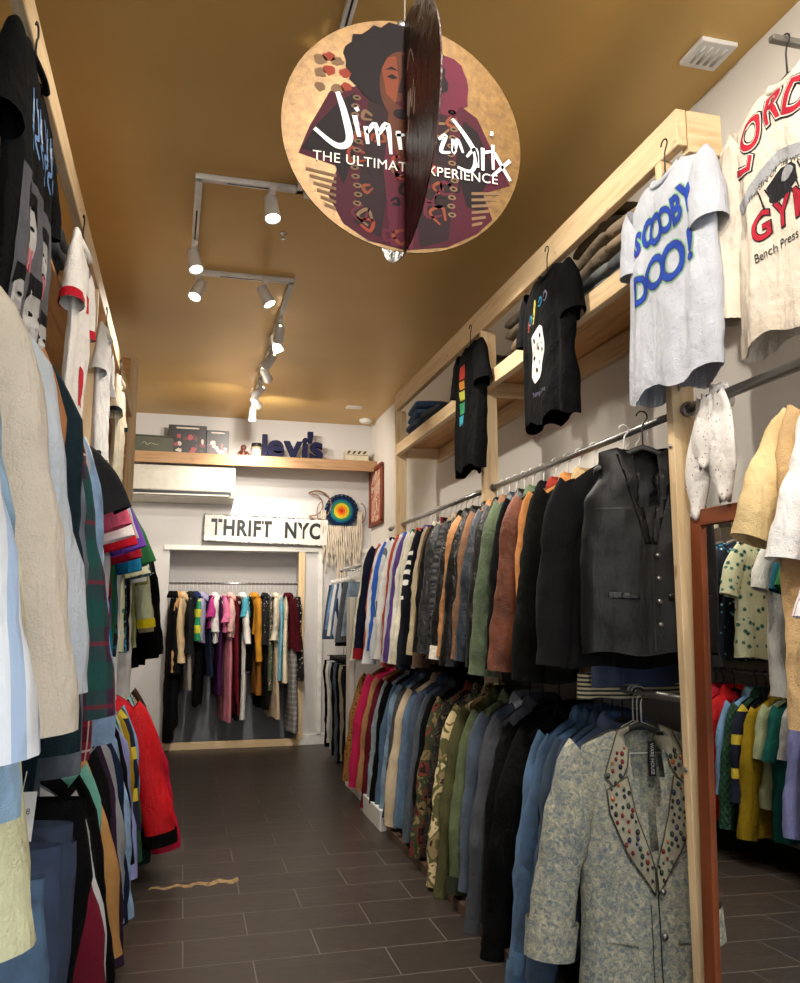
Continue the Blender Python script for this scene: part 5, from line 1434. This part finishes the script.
b = MB(); b.loft([[(r*cos(2*pi*k/24), r*sin(2*pi*k/24), z) for k in range(24)] for r, z in ((.05, 0), (.055, .005), (.055, .12), (.048, .135))], cap=True); b.build('body', plain('#b8a890', .3), t)
b = MB(); b.loft([[(r*cos(2*pi*k/24), r*sin(2*pi*k/24), z) for k in range(24)] for r, z in ((.054, .13), (.056, .135), (.056, .165), (.05, .17))], cap=True); b.build('lid', M['black'], t)
b = MB(); b.loft([[(.0556*cos(radians(200+14*k)), .0556*sin(radians(200+14*k)), z) for k in range(11)] for z in (.03, .10)], closed=False); b.build('paper_label', plain('#d8d2c4', .6), t)
# block letters
xs = .78; navy = plain('#0b0f36', .6, 0., .2)
for i, (ch, w) in enumerate((('l', .075), ('e', .155), ('v', .15), ('i', .08), ("'", .05), ('s', .14))):
    me = font_mesh(ch, .40 if ch not in 'li' else .36, offset=.012, extrude=.03)
    o = bpy.data.objects.new('block_letter', me); COL.objects.link(o)
    lo = [min(v.co[q] for v in me.vertices) for q in (0, 1)]; hi = max(v.co.x for v in me.vertices)
    for v in me.vertices: v.co.x -= (lo[0]+hi)/2; v.co.y -= lo[1]
    me.materials.clear(); me.materials.append(navy)
    o.rotation_euler = (pi/2, 0, 0); hw = (hi-lo[0])/2
    zz = SZ+(.20 if ch == "'" else 0)
    o.location = (xs+hw, 9.12, zz); xs += 2*hw-.003
    if ch == "'": xs -= .03
    lab = {'l': 'lowercase l', 'e': 'lowercase e', 'v': 'lowercase v', 'i': 'lowercase i', "'": 'apostrophe', 's': 'lowercase s'}[ch]
    tag(o, f'thick navy block letter, {lab}, standing on the back shelf', 'letter', 'navy block letters on the back shelf')
o = origin_box('striped_box', (1.84, 9.14, SZ), (.26, .16, .13), plain('#c8bfa8', .6)); tag(o, 'cream box with black diagonal stripes at shelf right end', 'box')
bm = bmesh.new()
for k in range(4): poly_bm(bm, [(-.12+.06*k, .09), (-.095+.06*k, .09), (-.07+.06*k, .125), (-.095+.06*k, .125)])
poly_bm(bm, [(-.125, .075), (.125, .075), (.125, .08), (-.125, .08)]); flat(bm, 'print', [M['black']], o, (0, -.081, 0))

# ------------------------------------------------------------------ folded clothes on the side shelves
def folded(x, y, z, w, l, h, mat, rz, seed, label, nm='folded_jeans', cat='folded jeans'):
    root = empty(nm, (x, y, z), (0, 0, rz)); tag(root, label, cat)
    rr = random.Random(seed)
    for k in range(2):
        b = MB(); rings = []
        z0 = h*.5*k; hh = h*.5
        for i in range(15):
            t = i/14; u = -1+2*t
            e = (1-abs(u)**5)**.4 if abs(u) < 1 else .05
            ring = []
            for q in range(20):
                a = 2*pi*q/20
                px = w*.5*math.copysign(abs(cos(a))**.55, cos(a))*(.9+.1*e); pz = z0+hh*.5+hh*.5*math.copysign(abs(sin(a))**.7, sin(a))*max(.12, e)
                py = l*.5*u+.02*noise.noise(Vector((px*9, seed, k)))
                nn = noise.noise(Vector((px*12+seed, py*12, pz*20+k*5)))
                ring.append((px+nn*.012, py+nn*.012, max(.002, pz+nn*.012*min(1, pz/.02))))
            rings.append(ring)
        b.loft(rings, cap=True); b.build(('lower_fold', 'upper_fold')[k], mat, root)
    return root
RS = 2.792
bl, db, gy, be = denim('#3f5f86'), denim('#26354e'), denim('#6a6c68'), C('#8c7c66')
k = 0
for (y, z, m, c, where) in (
  (6.25, 0, db, 'dark blue', 'lowest in the far end pile'), (6.2, .1, bl, 'mid blue', 'on top of the far end pile'), (5.75, 0, denim('#2c3440'), 'slate', 'in front of the far end pile'),
  (5.0, 0, gy, 'grey', 'bottom of the pile past the second post'), (4.98, .1, C('#6c655a'), 'taupe', 'top of the pile past the second post'), (4.72, 0, denim('#3a3c40'), 'charcoal', 'just beyond the second post'),
  (4.0, 0, be, 'khaki', 'behind the black print tee, lowest'), (4.02, .1, C('#5c5448'), 'dark khaki', 'behind the black print tee, upper'), (3.72, 0, C('#26262a'), 'black', 'behind the black tee sleeve'),
  (3.25, 0, gy, 'light grey', 'bottom of the middle shelf pile'), (3.22, .1, C('#7a6c5a'), 'beige', 'middle layer of the middle shelf pile'), (3.2, .2, C('#665a4a'), 'brown', 'top of the middle shelf pile'),
  (2.86, 0, denim('#54585c'), 'smoke grey', 'beside the grey tee, lowest'), (2.84, .1, C('#8a7a64'), 'sand', 'beside the grey tee, upper'), (2.62, 0, C('#3a1c1c'), 'maroon', 'at the near shelf end')):
    folded(1.84, y, RS+z*1.3, .29, .44, .13, m, R.uniform(-.15, .15), k+3, f'{c} folded trousers on the right shelf, {where}'); k += 1
LS = 2.622
for (y, z, m, c, where) in ((1.95, 0, bl, 'blue', 'nearest, lowest'), (1.97, .1, denim('#9ab0c4'), 'pale blue', 'nearest pile, middle'), (1.93, .2, bl, 'bright blue', 'nearest pile, top'), (2.3, 0, db, 'navy', 'behind the nearest pile'),
  (2.85, 0, denim('#2a3850'), 'deep navy', 'bottom of second pile'), (2.85, .1, denim('#41597a'), 'medium blue', 'second layer of second pile'), (2.83, .2, denim('#7a94b0'), 'washed blue', 'top of second pile'), (3.2, 0, denim('#30343c'), 'grey black', 'behind the second pile'), (3.22, .1, denim('#55585c'), 'ash grey', 'behind the second pile, upper')):
    folded(-.64, y, LS+z*1.3, .28, .40, .13, m, R.uniform(-.15, .15), k+3, f'{c} folded jeans on the left shelf, {where}'); k += 1

# paper tags hanging on the near left garments
def paper(x, y, z, w, h, rz, label, txt):
    o = empty('price_tag', (x, y, z), (0, radians(4), rz)); tag(o, label, 'tag')
    b = MB(); b.box((0, 0, -h/2), (w, .0012, h)); cd = b.build('card', plain('#e4e2e0', .6), o, smooth=False)
    bm = bmesh.new()
    for i, s in enumerate(txt): font_bm(bm, s, .013, (0, -h*.4-.016*i))
    flat(bm, 'lettering', [M['black']], cd, (0, -.001, 0))
    b = MB(); b.tube([(0, 0, -.004), (.005, .01, .03)], .0008, 5); b.build('string', M['whang'], o)
paper(-.235, 1.47, 1.14, .045, .075, radians(20), 'white card tag on the indigo jeans at left', ('M 8 8',))
paper(-.225, 1.74, 1.0, .062, .135, radians(15), 'larger white paper tag on the black trousers at left', ('', '', 'TAB', '$ 25'))

# worn strip of tape on the floor
b = MB(); TR_ = random.Random(9); rings = []
for i in range(30):
    t = i/29; x = -.12+.46*t; y = 4.74+.02*sin(i*.9)+.04*t; w = .018+.02*t+TR_.uniform(-.006, .006)
    rings.append([(x, y-w, .0012), (x, y+w, .0012)])
b.loft(rings, closed=False)
tp = NT('worn_tape', .6); tn = tp.noise(tp.coord(), 30, 5, .7); tp.base(tp.ramp(tn, [(.4, '#6a563e'), (.6, '#b0905c')]))
o = b.build('floor_tape', tp.m); tag(o, 'worn tan strip of tape across the dark floor tiles', 'tape')

# ------------------------------------------------------------------ world, camera, view
w = bpy.data.worlds.new('World'); scn.world = w; w.use_nodes = True
bg = w.node_tree.nodes['Background']; bg.inputs['Color'].default_value = (.86, .93, 1, 1); bg.inputs['Strength'].default_value = 3.2
cam = bpy.data.cameras.new('Camera'); co = bpy.data.objects.new('Camera', cam); COL.objects.link(co)
co.location = (0, 0, 1.42); p_ = math.atan(121/832); co.rotation_euler = (pi/2+p_, 0, -radians(14.47))
cam.sensor_fit = 'VERTICAL'; cam.sensor_height = 36; cam.lens = 832/983*36; cam.clip_start = .02
scn.camera = co
scn.view_settings.view_transform = 'Standard'; scn.view_settings.look = 'None'
scn.view_settings.exposure = .72; scn.view_settings.gamma = 1.
